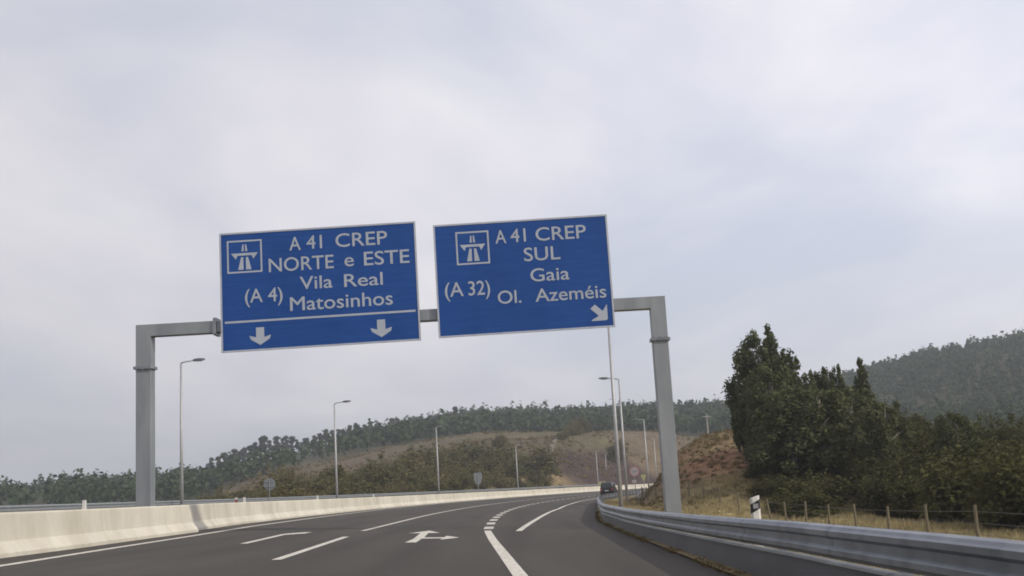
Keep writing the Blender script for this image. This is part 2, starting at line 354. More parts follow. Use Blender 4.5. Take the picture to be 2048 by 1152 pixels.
t = (cutm & (gn > 0)).astype(float) * smooth(120, 170, gs) * (1 - smooth(16, 24, gd)) * (bc < 1500); gcol = mixc(gcol, t, (0.27, 0.165, 0.095))
def ground_mat(name, attr=True, base=(0.13, 0.1, 0.06)):
    m = bpy.data.materials.new(name); m.use_nodes = True; nt = m.node_tree; b = nt.nodes['Principled BSDF']
    b.inputs['Roughness'].default_value = 0.95; b.inputs['Specular IOR Level'].default_value = 0.15
    tcn = nt.nodes.new('ShaderNodeTexCoord')
    a = nt.nodes.new('ShaderNodeAttribute'); a.attribute_name = 'soil'
    src = a.outputs['Color']
    if not attr:
        rgb = nt.nodes.new('ShaderNodeRGB'); rgb.outputs[0].default_value = (*base, 1); src = rgb.outputs[0]
    last = src
    for scale, lo, hi, k in ((0.9, (0.62, 0.60, 0.56), (1.32, 1.30, 1.25), 1.0), (0.14, (0.72, 0.74, 0.72), (1.25, 1.22, 1.2), 1.0), (5.0, (0.7, 0.7, 0.68), (1.3, 1.3, 1.3), 1.0)):
        n = nt.nodes.new('ShaderNodeTexNoise'); n.inputs['Scale'].default_value = scale; n.inputs['Detail'].default_value = 6
        nt.links.new(tcn.outputs['Object'], n.inputs['Vector'])
        r = nt.nodes.new('ShaderNodeValToRGB'); r.color_ramp.elements[0].position = 0.3; r.color_ramp.elements[1].position = 0.7
        r.color_ramp.elements[0].color = (*lo, 1); r.color_ramp.elements[1].color = (*hi, 1); nt.links.new(n.outputs[0], r.inputs[0])
        x = nt.nodes.new('ShaderNodeMixRGB'); x.blend_type = 'MULTIPLY'; x.inputs[0].default_value = k
        nt.links.new(last, x.inputs[1]); nt.links.new(r.outputs[0], x.inputs[2]); last = x.outputs[0]
    nt.links.new(last, b.inputs['Base Color'])
    n = nt.nodes.new('ShaderNodeTexNoise'); n.inputs['Scale'].default_value = 1.5; n.inputs['Detail'].default_value = 8
    nt.links.new(tcn.outputs['Object'], n.inputs['Vector'])
    bp = nt.nodes.new('ShaderNodeBump'); bp.inputs['Strength'].default_value = 0.6; bp.inputs['Distance'].default_value = 0.3
    nt.links.new(n.outputs[0], bp.inputs['Height']); nt.links.new(bp.outputs[0], b.inputs['Normal'])
    return m
M['ground'] = ground_mat('ground_soil')
M['verge'] = ground_mat('verge_soil', False, (0.22, 0.175, 0.105))
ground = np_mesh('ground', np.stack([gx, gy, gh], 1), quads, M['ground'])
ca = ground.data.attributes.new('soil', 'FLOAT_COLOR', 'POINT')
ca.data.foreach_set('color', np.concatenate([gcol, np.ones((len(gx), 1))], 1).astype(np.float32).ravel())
ground.data.polygons.foreach_set('use_smooth', [True] * len(ground.data.polygons))
tag(ground, kind='structure')

# ------------------------------------------------------------------ roads, verge, markings
SS = np.concatenate([np.arange(-40, 120, 1.0), np.arange(120, 379, 3.0)])
def strip(name, ss, cols, m, parent=None, zoff=0.0, zfun=None, smooth_=True):
    """sheet along the road: cols = list of functions or numbers giving n"""
    V = []; k = len(cols)
    for s in ss:
        for c in cols:
            n = c(s) if callable(c) else c
            x, y = axis_xy(s, n); z = (zfun or road_z)(s, n) + zoff
            V.append((float(x), float(y), float(z)))
    F_ = [(i * k + j, i * k + j + 1, (i + 1) * k + j + 1, (i + 1) * k + j) for i in range(len(ss) - 1) for j in range(k - 1)]
    return link_mesh(name, V, F_, m, parent, smooth_)
RC = [-13.0, -11.2] + list(np.arange(-10.6, 2.3, 0.3)) + [lambda s: 2.62 + float(swing(s))]
road = tag(strip('road', SS, RC, M['asphalt']), kind='structure')
# traffic wear: the wheel paths of each lane are polished a little darker, the oil line between them too
wear = []
for _s in SS:
    for c in RC:
        n = c(_s) if callable(c) else c
        v = 0.0
        for lc in (-7.15, -3.05, 0.65):
            v += 0.9 * math.exp(-((n - lc - .85) / .34) ** 2) + 0.9 * math.exp(-((n - lc + .85) / .34) ** 2) + .35 * math.exp(-((n - lc) / .3) ** 2)
        wear.append(min(1.0, v))
wa = road.data.attributes.new('wear', 'FLOAT', 'POINT'); wa.data.foreach_set('value', np.array(wear, np.float32))
def rough_up(m, specs, attr=None):
    """multiply extra dirt layers over a material's colour: (noise scale, mapping scale, low tone, ramp lo, ramp hi)"""
    nt = m.node_tree; b = nt.nodes['Principled BSDF']; src = b.inputs['Base Color'].links[0].from_socket
    tcn = nt.nodes.new('ShaderNodeTexCoord')
    for sc_, ms, tone, lo, hi in specs:
        mp = nt.nodes.new('ShaderNodeMapping'); mp.inputs['Scale'].default_value = ms; nt.links.new(tcn.outputs['Object'], mp.inputs[0])
        n = nt.nodes.new('ShaderNodeTexNoise'); n.inputs['Scale'].default_value = sc_; n.inputs['Detail'].default_value = 5; nt.links.new(mp.outputs[0], n.inputs['Vector'])
        r = nt.nodes.new('ShaderNodeValToRGB'); r.color_ramp.elements[0].position = lo; r.color_ramp.elements[1].position = hi
        r.color_ramp.elements[0].color = (*tone, 1); r.color_ramp.elements[1].color = (1, 1, 1, 1); nt.links.new(n.outputs[0], r.inputs[0])
        x = nt.nodes.new('ShaderNodeMixRGB'); x.blend_type = 'MULTIPLY'; x.inputs[0].default_value = 1
        nt.links.new(src, x.inputs[1]); nt.links.new(r.outputs[0], x.inputs[2]); src = x.outputs[0]
    if attr:
        a = nt.nodes.new('ShaderNodeAttribute'); a.attribute_name = attr
        x = nt.nodes.new('ShaderNodeMixRGB'); x.blend_type = 'MULTIPLY'; x.inputs[2].default_value = (0.80, 0.80, 0.80, 1)
        nt.links.new(a.outputs['Fac'], x.inputs[0]); nt.links.new(src, x.inputs[1]); src = x.outputs[0]
    nt.links.new(src, b.inputs['Base Color'])
rough_up(M['asphalt'], [(28, (1, 1, 1), (.72, .72, .72), .35, .6), (.8, (1, .12, 1), (.86, .86, .86), .4, .6)], 'wear')
rough_up(M['concrete'], [(0.9, (1, 1, .14), (.87, .86, .84), .36, .60), (0.35, (1, 1, 1), (.90, .89, .87), .38, .6), (5, (1, 1, .4), (.94, .94, .93), .35, .55)])
rough_up(M['paint'], [(14, (1, .5, 1), (.68, .68, .68), .34, .50)])
rough_up(M['galv_rail'], [(3, (1, 1, .3), (.75, .76, .78), .38, .6)])
rough_up(M['blue'], [(1.1, (1, 1, .25), (.86, .88, .90), .38, .58)])
rough_up(M['galv'], [(2.5, (1, 1, .15), (.84, .85, .86), .4, .6)])
tag(strip('road_opposite', SS, [-23.3, -19, -15, -13.05], M['asphalt_far'], zfun=lambda s, n: grade(s) - BANK * n - 0.04), kind='structure')
tag(strip('verge', SS, [lambda s, a=a: a + float(swing(s)) for a in (2.58, 2.8, 3.4, 4.2, 5.0, 5.7)], M['verge'], zfun=lambda s, n: near_right(s, np.array(n)) + (0.035 if n < 5.4 + swing(s) else -0.35)), kind='structure')
tag(strip('verge_opposite', SS, [-25.4, -24.4, -23.25], M['verge'], zfun=lambda s, n: grade(s) + BANK * 23.3 + (-0.6 if n < -25 else -0.07)), kind='structure')

def interp_n(pts): xs, ys = zip(*pts); return lambda s: float(np.interp(s, xs, ys))
n_left = interp_n([(-40, -8.6), (10, -8.65), (19, -8.87), (25, -9.2), (34, -9.6), (42, -10.05), (52, -10.2), (80, -10.6), (400, -10.6)])
n_bar1 = interp_n([(-40, -10.0), (22, -10.08), (26, -10.12), (32, -10.35), (39, -10.5)])
n_bar2 = interp_n([(36, -10.72), (40, -11.0), (46, -11.4), (60, -11.6), (420, -11.6)])
n_lane = interp_n([(-40, -4.1), (20, -4.35), (30.4, -4.75), (35, -4.95), (420, -4.95)])
n_solid = interp_n([(-40, 0.6), (10, 0.12), (15.3, -0.1), (20.5, -0.4), (27, -0.78), (33.3, -1.1), (43, -1.24), (420, -1.3)])
n_right = interp_n([(32.5, -0.2), (36, -0.05), (40.4, 0.17), (55, 0.95), (72, 1.72), (90, 1.98), (420, 2.0)])
n_rail = interp_n([(-40, 2.9), (6, 2.86), (10, 2.80), (20, 2.72), (30, 2.68), (40, 2.76), (46, 3.05), (55, 3.6), (65, 4.0), (80, 4.3), (100, 4.3), (420, 4.3)])
def line(nf, w, s0, s1, step=1.0):
    ss = np.arange(s0, s1 + 1e-6, (s1 - s0) / max(1, round((s1 - s0) / step)))
    return strip('lane_marking', ss, [lambda s: nf(s) - w / 2, lambda s: nf(s) + w / 2], M['paint'], zoff=0.006)
def mark(o, label, group=None): return tag(o, kind='structure')
mark(line(n_left, 0.20, -40, 370, 2), '')
for a, b in ((-25, -15), (-10, 0.0), (5.2, 15.4), (20.0, 30.4)): mark(line(n_lane, 0.17, a, b), '')
mark(line(n_lane, 0.16, 35.0, 240, 2), '')
mark(line(n_solid, 0.20, -40, 33.4), '')
sdash = 34.9
while sdash < 210:
    mark(line(n_solid, 0.30, sdash, sdash + 2.3), ''); sdash += 4.9
mark(line(n_right, 0.18, 32.7, 330, 2), '')
def arrow(name, polys):
    V = []; F_ = []
    for poly in polys:
        b = len(V)
        for s, n in poly:
            x, y = axis_xy(s, n); V.append((float(x), float(y), float(road_z(s, n)) + 0.006))
        F_.append(tuple(range(b, len(V))))
    return tag(link_mesh(name, V, F_, M['paint']), kind='structure')
arrow('arrow_marking', [[(26.2, -2.76), (26.2, -2.5), (28.3, -2.56), (29.0, -2.56), (32.2, -2.72), (32.2, -2.94), (28.3, -2.76)],
                        [(32.2, -3.28), (32.2, -2.94), (32.2, -2.72), (32.2, -2.4), (34.2, -2.85)],
                        [(28.3, -2.56), (28.3, -2.05), (29.0, -2.05), (29.0, -2.56)],
                        [(27.5, -2.05), (28.3, -2.05), (29.0, -2.05), (29.9, -2.05), (28.65, -1.66)]])
arrow('arrow_marking', [[(27.0, -6.72), (27.0, -6.54), (32.6, -6.82), (33.4, -6.42), (34.6, -6.42), (34.6, -6.62), (33.6, -6.98), (33.0, -7.02)]])

# ------------------------------------------------------------------ concrete barriers
def sweep(name, ss, nf, prof, m, parent=None, zf=None, closed=True, caps=True, smooth_=False):
    V = []; k = len(prof)
    for s in ss:
        n0 = nf(s) if callable(nf) else nf; z0 = float((zf or road_z)(s, n0))
        for dn, dz in prof:
            x, y = axis_xy(s, n0 + dn); V.append((float(x), float(y), z0 + dz))
    kk = k if closed else k - 1
    F_ = [(i * k + j, i * k + (j + 1) % k, (i + 1) * k + (j + 1) % k, (i + 1) * k + j) for i in range(len(ss) - 1) for j in range(kk)]
    if closed and caps: F_ += [tuple(range(k - 1, -1, -1)), tuple(range((len(ss) - 1) * k, len(ss) * k))]
    return link_mesh(name, V, F_, m, parent, smooth_)
BP = [(0, -0.05), (0, 0.08), (-0.17, 0.31), (-0.215, 0.83), (-0.24, 0.87), (-0.39, 0.87), (-0.415, 0.84), (-0.42, -0.05)]
def wall_run(name, s0, s1, nf, m, parent, joint=6.0, shrink=0.0):
    """one cast length of barrier; shallow contraction joints are pressed into its faces"""
    st = []; s = s0
    while s < s1 - 1e-6:
        st.append((s, 0)); s += 1.0 if s < 150 else 3.0
    st.append((s1, 0))
    j = s0 + joint * 0.7
    while j < min(s1 - 1, 160):
        st += [(j - 0.025, 0), (j - 0.015, 0.02), (j + 0.015, 0.02), (j + 0.025, 0)]; j += joint
    st.sort(); V = []; k = len(BP)
    for s, g in st:
        g += shrink; n0 = nf(s); z0 = float(road_z(s, n0))
        for dn, dz in BP:
            dn2 = dn - g if dn > -0.3 else dn + g; dz2 = dz - g if dz > 0.5 else dz
            x, y = axis_xy(s, n0 + dn2); V.append((float(x), float(y), z0 + dz2))
    F_ = [(i * k + q, i * k + (q + 1) % k, (i + 1) * k + (q + 1) % k, (i + 1) * k + q) for i in range(len(st) - 1) for q in range(k)]
    F_ += [tuple(range(k - 1, -1, -1)), tuple(range((len(st) - 1) * k, len(st) * k))]
    return link_mesh(name, V, F_, m, parent)
t_ = empty('concrete_barrier', (-10.3, 30, -0.0), 0, 'pale concrete road barrier, near length running in front of the left gantry post', 'concrete barrier')
t_.location = (0, 0, 0)
wall_run('wall_body', -30, 36.7, n_bar1, M['concrete'], t_)
t_ = empty('concrete_barrier', (0, 0, 0), 0, 'long pale concrete road barrier set slightly back and curving away into the distance', 'concrete barrier')
wall_run('wall_body', 36.76, 375, n_bar2, M['concrete'], t_)

# ------------------------------------------------------------------ guardrails
def sweep_open(name, ss, nf, prof, m, parent, zf, thick=0.004):
    """thin formed sheet following the road: profile given outwards (towards the road) then back"""
    P = prof + [(dn + thick, dz) for dn, dz in reversed(prof)]
    V = []; k = len(P)
    for s in ss:
        n0 = nf(s); z0 = zf(s, n0)
        for dn, dz in P:
            x, y = axis_xy(s, n0 + dn); V.append((float(x), float(y), z0 + dz))
    F_ = [(i * k + q, (i + 1) * k + q, (i + 1) * k + (q + 1) % k, i * k + (q + 1) % k) for i in range(len(ss) - 1) for q in range(k)]
    F_ += [tuple(range(k)), tuple(range(len(ss) * k - 1, (len(ss) - 1) * k - 1, -1))]
    return link_mesh(name, V, F_, m, parent)
WB = [(0.035, 0.0), (0.0, 0.012), (-0.02, 0.035), (-0.04, 0.05), (-0.04, 0.095), (0.0, 0.125), (0.0, 0.185), (-0.04, 0.215), (-0.04, 0.26), (-0.02, 0.275), (0.0, 0.298), (0.04, 0.312)]
def zr_(s, n): return float(near_right(np.array([s]), np.array([2.7]) + swing(s))[0])
def zb_(s, n): return zr_(s, n) + float(np.interp(s, [8, 12, 18, 25, 31], [0, -.015, -.065, -.11, -.13]))
g_ = empty('guardrail', (0, 0, 0), 0, 'grey steel guardrail with double-wave beam along the right road edge', 'guardrail')
RS = np.concatenate([np.arange(-12, 60, 0.5), np.arange(60, 175, 1.5)])
LAPS = np.arange(-9.3, 60, 4.0); RS = np.unique(np.round(np.concatenate([RS] + [np.array([-.162, -.158, .158, .162]) + a for a in LAPS]), 3))
n_lap = lambda s: n_rail(s) - (0.007 if np.abs(LAPS - s).min() < .16 else 0.0)
sweep_open('wave_beam', RS, n_lap, [(a, b + 0.445) for a, b in WB], M['galv_rail'], g_, zb_)
SK = [(0.01, 0.05), (0.01, 0.385), (-0.022, 0.392), (-0.026, 0.40), (0.05, 0.428)]
sweep_open('skirt_panel', RS, n_rail, [(a + 0.015, b) for a, b in SK[:3]], M['skirt'], g_, zb_)
sweep_open('skirt_top_lip', RS, n_rail, [(-0.012, 0.394), (-0.014, 0.402), (0.06, 0.43)], M['galv'], g_, zb_)  # lighter steel than the skirt, putting its sunlit top edge into the colour
post_me = None
for s in np.arange(-11, 174, 4.0):
    n0 = n_rail(s) + 0.115; x, y = axis_xy(s, n0); z = zr_(s, n0)
    if post_me is None:
        mb = MB(); mb.box(-0.05, 0.05, -0.03, 0.03, -0.5, 0.60, 0.012)
        po = mb.build('post', M['galv_rail'], g_); post_me = po.data
    else:
        po = bpy.data.objects.new('post', post_me); COL.objects.link(po); po.parent = g_
    po.location = (float(x), float(y), z); po.rotation_euler = (0, 0, -max(0, s - S0) / RAD)
g2 = empty('guardrail', (0, 0, 0), 0, 'low grey guardrail on the far side of the opposite carriageway beyond the concrete barrier', 'guardrail')
zl_ = lambda s, n: float(grade(s) + BANK * 23.3 + 0.12)
sweep_open('wave_beam', np.concatenate([np.arange(-12, 120, 1.5), np.arange(120, 260, 3.0)]), lambda s: -23.5, [(-a, b + 0.42) for a, b in WB], M['sign_back'], g2, zl_)
post2 = None
for s in np.arange(10, 258, 4.0):
    x, y = axis_xy(s, -23.64)
    if post2 is None:
        mb = MB(); mb.box(-0.05, 0.05, -0.03, 0.03, -0.5, 0.70, 0.012); po = mb.build('post', M['galv'], g2); post2 = po.data
    else:
        po = bpy.data.objects.new('post', post2); COL.objects.link(po); po.parent = g2
    po.location = (float(x), float(y), zl_(s, 0)); po.rotation_euler = (0, 0, -max(0, s - S0) / RAD)

# ------------------------------------------------------------------ gantry
GY = 33.42                                              # plane of the gantry
ga = empty('sign_gantry', (0, 0, 0), 0, 'grey square-tube steel portal spanning the road and carrying both blue signs', 'sign gantry')
PH = 0.225
def post_(x, zt, zb, fl):
    mb = MB(); mb.box(x - PH, x + PH, GY - 0.2, GY + 0.2, zb, fl, 0.012); p = mb.build('post', M['galv'], ga)
    mb = MB(); mb.box(x - PH - 0.06, x + PH + 0.06, GY - 0.27, GY + 0.27, fl, fl + 0.085, 0.03)
    f = mb.build('flange', M['galv_rail'], ga)
    for sx in (-1, 1):
        for ex in (-0.19, 0.0, 0.19):
            mb = MB(); mb.tube([(x + ex, GY - sx * 0.245, fl - 0.04), (x + ex, GY - sx * 0.245, fl + 0.125)], [0.018, 0.018], 6)
            mb.build('bolt', M['sign_back'], f)
    mb = MB(); mb.box(x - 0.42, x + 0.42, GY - 0.42, GY + 0.42, zb - 0.6, zb + 0.06, 0.03); mb.build('footing', M['concrete'], ga)
ZT = 6.19
post_(-11.06, ZT, road_z(33, -11.2) - 0.1, 4.86); post_(4.32, ZT, gz(4.32, GY) - 0.05, 4.86)
def elbow(x, sgn, length):
    """mitred knee: upper post stub and beam stub in one welded piece"""
    h = 0.35; zb, zt = 4.945, ZT; xo = x - sgn * PH; xi = x + sgn * PH; xe = x + sgn * length
    poly = [(xo, zb), (xo, zt), (xe, zt), (xe, zt - h), (xi, zt - h), (xi, zb)]
    if sgn < 0: poly = poly[::-1]
    mb = MB(); mb.prism(poly[::-1], GY - 0.2, GY + 0.2); return mb.build('knee', M['galv'], ga)
elbow(-11.06, 1, 2.10); elbow(4.32, -1, 1.9)
xl, xr = -11.06 + 2.10, 4.32 - 1.9
for xx in (xl, xr - 0.09):
    mb = MB(); mb.boxx(xx, xx + 0.09, GY - 0.27, GY + 0.27, ZT - 0.35 - 0.08, ZT + 0.09, 0.03); f = mb.build('flange', M['galv_rail'], ga)
mb = MB(); mb.boxx(xl + 0.09, xr - 0.09, GY - 0.19, GY + 0.19, ZT - 0.345, ZT - 0.005, 0.012); mb.build('beam', M['galv'], ga)

# ------------------------------------------------------------------ direction signs
def text_mesh(txt, bold=0.0):
    cu = bpy.data.curves.new('lettering', 'FONT'); cu.body = txt; cu.size = 1.0; cu.extrude = 0.0; cu.resolution_u = 4
    ob = bpy.data.objects.new('lettering', cu); COL.objects.link(ob)
    bpy.context.view_layer.update()
    me = bpy.data.meshes.new_from_object(ob.evaluated_get(bpy.context.evaluated_depsgraph_get()))
    V = np.array([v.co[:] for v in me.vertices]); Fc = [tuple(p.vertices) for p in me.polygons]
    bpy.data.objects.remove(ob); bpy.data.curves.remove(cu); bpy.data.meshes.remove(me)
    if bold:                                         # heavier stroke: the letter cut again, a hair apart in depth
        n = len(V); VV, FF = [], []
        for q, (dx, dz) in enumerate(((-1, 0), (1, 0), (0, -.7), (0, .7), (0, 0))):
            VV.append(V + [dx * bold, dz * bold, q * 0.0012]); FF += [tuple(i + q * n for i in f) for f in Fc]
        V = np.concatenate(VV); Fc = FF
    return V, Fc
CAPV, _ = text_mesh('H'); CAP = CAPV[:, 1].max() - CAPV[:, 1].min(); CAP0 = CAPV[:, 1].min()
def sign(label, x0, x1, z0, z1, words, arrows, box, rule):
    y = GY - 0.30
    t = empty('direction_sign', ((x0 + x1) / 2, y, z0), 0, label, 'road sign')
    t.rotation_euler = (0, -0.0085, 0)
    ox, oz = (x0 + x1) / 2, z0; w, h = x1 - x0, z1 - z0
    mb = MB(); mb.box(x0 - ox + .05, x1 - ox - .05, -0.012, 0.012, 0.05, h - 0.05); mb.build('panel', M['blue'], t)
    fm = MB(); e = 0.052
    fm.box(x0 - ox, x1 - ox, -0.025, 0.03, 0, e); fm.box(x0 - ox, x1 - ox, -0.025, 0.03, h - e, h)
    fm.box(x0 - ox, x0 - ox + e, -0.025, 0.03, e, h - e); fm.box(x1 - ox - e, x1 - ox, -0.025, 0.03, e, h - e)
    fm.build('edge_frame', M['alu'], t)
    for k in (0.12, 0.5, 0.88):
        mb = MB(); mb.box(-w / 2 + w * k - 0.05, -w / 2 + w * k + 0.05, 0.014, 0.09, 0.1, h - 0.1); mb.build('bracket', M['sign_back'], t)
    U = lambda u: -w / 2 + u * w
    Z = lambda v: h - v * h
    def put(name, V, Fc): return link_mesh(name, V, Fc, M['white'], t)
    for txt, u0, u1, vb, cap in words:
        V, Fc = text_mesh(txt, 0.009); sx = (u1 - u0) * w / (V[:, 0].max() - V[:, 0].min()); sz = cap * h / CAP
        X = U(u0) + (V[:, 0] - V[:, 0].min()) * sx; Zz = Z(vb) + (V[:, 1] - CAP0) * sz
        put('lettering', np.stack([X, -0.0155 - V[:, 2], Zz], 1), Fc)
    def poly(name, pts): 
        mb = MB()
        for P in pts:
            P = [(U(a), Z(b)) for a, b in P]
            ar = sum(P[i][0] * P[(i + 1) % len(P)][1] - P[(i + 1) % len(P)][0] * P[i][1] for i in range(len(P)))
            if ar < 0: P = P[::-1]
            b = len(mb.V); mb.V += [(a, -0.0165, c) for a, c in P]; mb.F.append(tuple(range(b, b + len(P))))
        return mb.build(name, M['white'], t)
    for P in arrows: poly('arrow', [P])
    (a0, b0), (a1, b1), lw = box; lu, lv = lw / w, lw / h
    poly('symbol_frame', [[(a0, b0), (a1, b0), (a1, b0 + lv), (a0, b0 + lv)], [(a0, b1 - lv), (a1, b1 - lv), (a1, b1), (a0, b1)],
                          [(a0, b0 + lv), (a0 + lu, b0 + lv), (a0 + lu, b1 - lv), (a0, b1 - lv)], [(a1 - lu, b0 + lv), (a1, b0 + lv), (a1, b1 - lv), (a1 - lu, b1 - lv)]])
    cu, cv, su, sv = (a0 + a1) / 2, (b0 + b1) / 2, (a1 - a0), (b1 - b0)
    q = lambda L: [(cu + a * su, cv + b * sv) for a, b in L]
    poly('motorway_symbol', [q([(-.19, .40), (-.035, .40), (-.035, .02), (-.10, .02)]), q([(.035, .40), (.19, .40), (.10, .02), (.035, .02)]),
                             q([(-.085, -.16), (-.02, -.16), (-.02, -.37), (-.055, -.37)]), q([(.02, -.16), (.085, -.16), (.055, -.37), (.02, -.37)]),
                             q([(-.385, -.105), (.385, -.105), (.25, .08), (.20, -.03), (-.20, -.03), (-.25, .08)])])
    if rule:
        poly('rule', [[(0.02, rule - 0.008), (0.98, rule - 0.008), (0.98, rule + 0.009), (0.02, rule + 0.009)]])
    return t
def down_arrow(u, v0, v1, du):
    hw = du * 0.19; vh = v0 + (v1 - v0) * 0.60
    return [(u - hw, v0), (u + hw, v0), (u + hw, vh - 0.006), (u + du * 0.5, vh - 0.022), (u + du * .44, vh + 0.010), (u, v1), (u - du * .44, vh + 0.010), (u - du * 0.5, vh - 0.022), (u - hw, vh - 0.006)]
sign('larger blue motorway sign reading NORTE e ESTE, with two downward white arrows', -8.70, -2.775, 5.22, 8.84,
     [('A', .355, .414, .181, .112), ('41', .442, .522, .177, .112), ('CREP', .590, .854, .178, .112), ('NORTE', .248, .578, .352, .112), ('e', .632, .680, .345, .112),
      ('ESTE', .731, .962, .347, .112), ('Vila', .402, .568, .514, .105), ('Real', .626, .822, .517, .105), ('(A', .124, .214, .598, .112), ('4)', .240, .314, .598, .112),
      ('Matosinhos', .350, .868, .688, .112)],
     [down_arrow(.196, .808, .953, .108), down_arrow(.804, .808, .953, .108)], ((.038, .068), (.216, .345), 0.05), 0.752)
ra = [(.0, -.40), (.16, -.52), (.40, -.20), (.53, -.42), (.58, .36), (-.42, .50), (-.40, .42), (-.10, .24), (-.52, -.12)]
ra = [(-.54, -.30), (-.24, -.56), (.22, -.10), (.50, -.56), (.50, .42), (.40, .52), (-.52, .52), (-.46, .44), (-.04, .20)]
sign('smaller blue motorway sign reading SUL and Gaia, with a slanting white arrow', -2.25, 3.0, 5.30, 8.73,
     [('A', .353, .416, .200, .117), ('41', .440, .528, .197, .117), ('CREP', .584, .874, .199, .117), ('SUL', .510, .718, .373, .117), ('Gaia', .539, .762, .557, .112),
      ('(A', .048, .155, .644, .122), ('32)', .182, .306, .644, .122), ('Ol.', .346, .480, .735, .112), ('Azeméis', .559, .963, .737, .112)],
     [[(.915 + a * .092, .868 + b * .132) for a, b in ra]], ((.126, .076), (.316, .371), 0.05), None)

# ------------------------------------------------------------------ street lamps
def make_lamp():
    r = empty('street_lamp', (0, 0, 0))
    mb = MB(); mb.tube([(0, 0, -0.3), (0, 0, 4), (0, 0, 9.93)], [0.125, 0.10, 0.066], 10); mb.build('pole', M['lamp'], r, True)
    mb = MB(); mb.box(-.2, .2, -.2, .2, -0.3, 0.03, 0.02); mb.build('base_plate', M['lamp'], r)
    mb = MB(); mb.tube([(0, 0, 9.88), (0.12, 0, 9.96), (0.45, 0, 10.0), (0.95, 0, 10.05)], [0.06, 0.05, 0.042, 0.04], 8); mb.build('arm', M['lamp'], r, True)
    V = []; 
    for x, hw, zb, zt in ((0.80, 0.06, 9.99, 10.09), (0.95, 0.13, 9.98, 10.14), (1.25, 0.16, 10.0, 10.165), (1.55, 0.10, 10.03, 10.14), (1.62, 0.04, 10.05, 10.11)):
        V += [(x, -hw, zb), (x, hw, zb), (x, hw * 0.8, zt), (x, -hw * 0.8, zt)]
    F_ = [(i * 4 + j, (i + 1) * 4 + j, (i + 1) * 4 + (j + 1) % 4, i * 4 + (j + 1) % 4) for i in range(4) for j in range(4)] + [(0, 1, 2, 3), (19, 18, 17, 16)]
    hd = link_mesh('lamp_head', V, F_, M['lamp_head'], r)
    mb = MB(); mb.box(1.0, 1.42, -0.1, 0.1, 9.965, 9.988, 0.03); mb.build('lens', M['lens'], hd)
    return r
L0 = make_lamp(); first = True
lamps = [  # x, y, base z, turn, label
    (plan(372, 74), 74, None, 0, 'tall grey street lamp nearest to the left gantry post', 'l'),
    (plan(678, 107), 107, None, 0, 'grey street lamp rising from the scrub below the larger blue sign', 'l'),
    (plan(879, 153), 153, None, 0, 'thin street lamp before the brown hillside, third lamp from the left', 'l'),
    (plan(1035, 205), 205, None, 0, 'far thin street lamp before the tall dark scrub clump left of the curve', 'l'),
    (plan(1235, 60), 60, None, math.pi, 'street lamp right behind the guardrail bend, its top hidden by the smaller blue sign', 'r'),
    (plan(1248, 91), 91, None, math.pi, 'street lamp behind the guardrail with its head reaching left over the road', 'r'),
    (plan(1292, 152), 152, None, math.pi, 'distant street lamp just left of the right gantry post', 'r'),
    (plan(1309, 232), 232, None, math.pi, 'very distant street lamp seen between the speed limit sign and the right gantry post', 'r'),
    (plan(1193, 262), 262, None, 0, 'faint far street lamp against the dark red cutting, left of the dark car', 'l'),
    (plan(1211, 286), 286, None, 0, 'faint far street lamp against the dark red cutting, above the dark car', 'l')]
for x, y, zb, rz, lab, sd_ in lamps:
    o = L0 if first else copy_tree(L0); first = False
    s, n = [float(v) for v in to_sn(x, y)]
    zb = gz(x, y) if y < 190 or sd_ == 'r' else float(grade(s)) - 0.6
    o.location = (x, y, zb); o.rotation_euler = (0, 0, rz - max(0, s - S0) / RAD * (0.5 if rz else 1))
    tag(o, lab, 'street lamp', 'street lamps beside the motorway')
# the two farthest stand partly sunk behind the barrier: same lamp, lower ground

# ------------------------------------------------------------------ fence on the right
fe = empty('wire_fence', (0, 0, 0), 0, 'weathered wooden post fence with thin wires along the dry grass on the right', 'fence')
fs = [14, 18.5, 22.7] + list(np.arange(27, 112, 3.7)); fp = None; tops = []
for i, s in enumerate(fs):
    n = 12.0 if s < 62 else 12.0 - 4.2 * min(1, (s - 62) / 30.0)
    x, y = [float(v) for v in axis_xy(s, n)]; z = gz(x, y); hgt = 1.05 + 0.1 * rng.random()
    if fp is None:
        mb = MB(); mb.tube([(0, 0, -0.35), (0.004, 0, 0.5), (0, 0.006, 1.0)], [0.052, 0.048, 0.042], 8); po = mb.build('post', M['wood'], fe, False); fp = po.data
    else:
        po = bpy.data.objects.new('post', fp); COL.objects.link(po); po.parent = fe
    po.location = (x, y, z); po.rotation_euler = (rng.normal(0, .035), rng.normal(0, .05), rng.random() * 6); po.scale = (1, 1, hgt)
    tops.append((x, y, z))
for hz in (0.35, 0.65, 0.95):
    mb = MB(); mb.tube([(x, y, z + hz) for x, y, z in tops], [0.006] * len(tops), 4); mb.build('wire', M['wire'], fe)

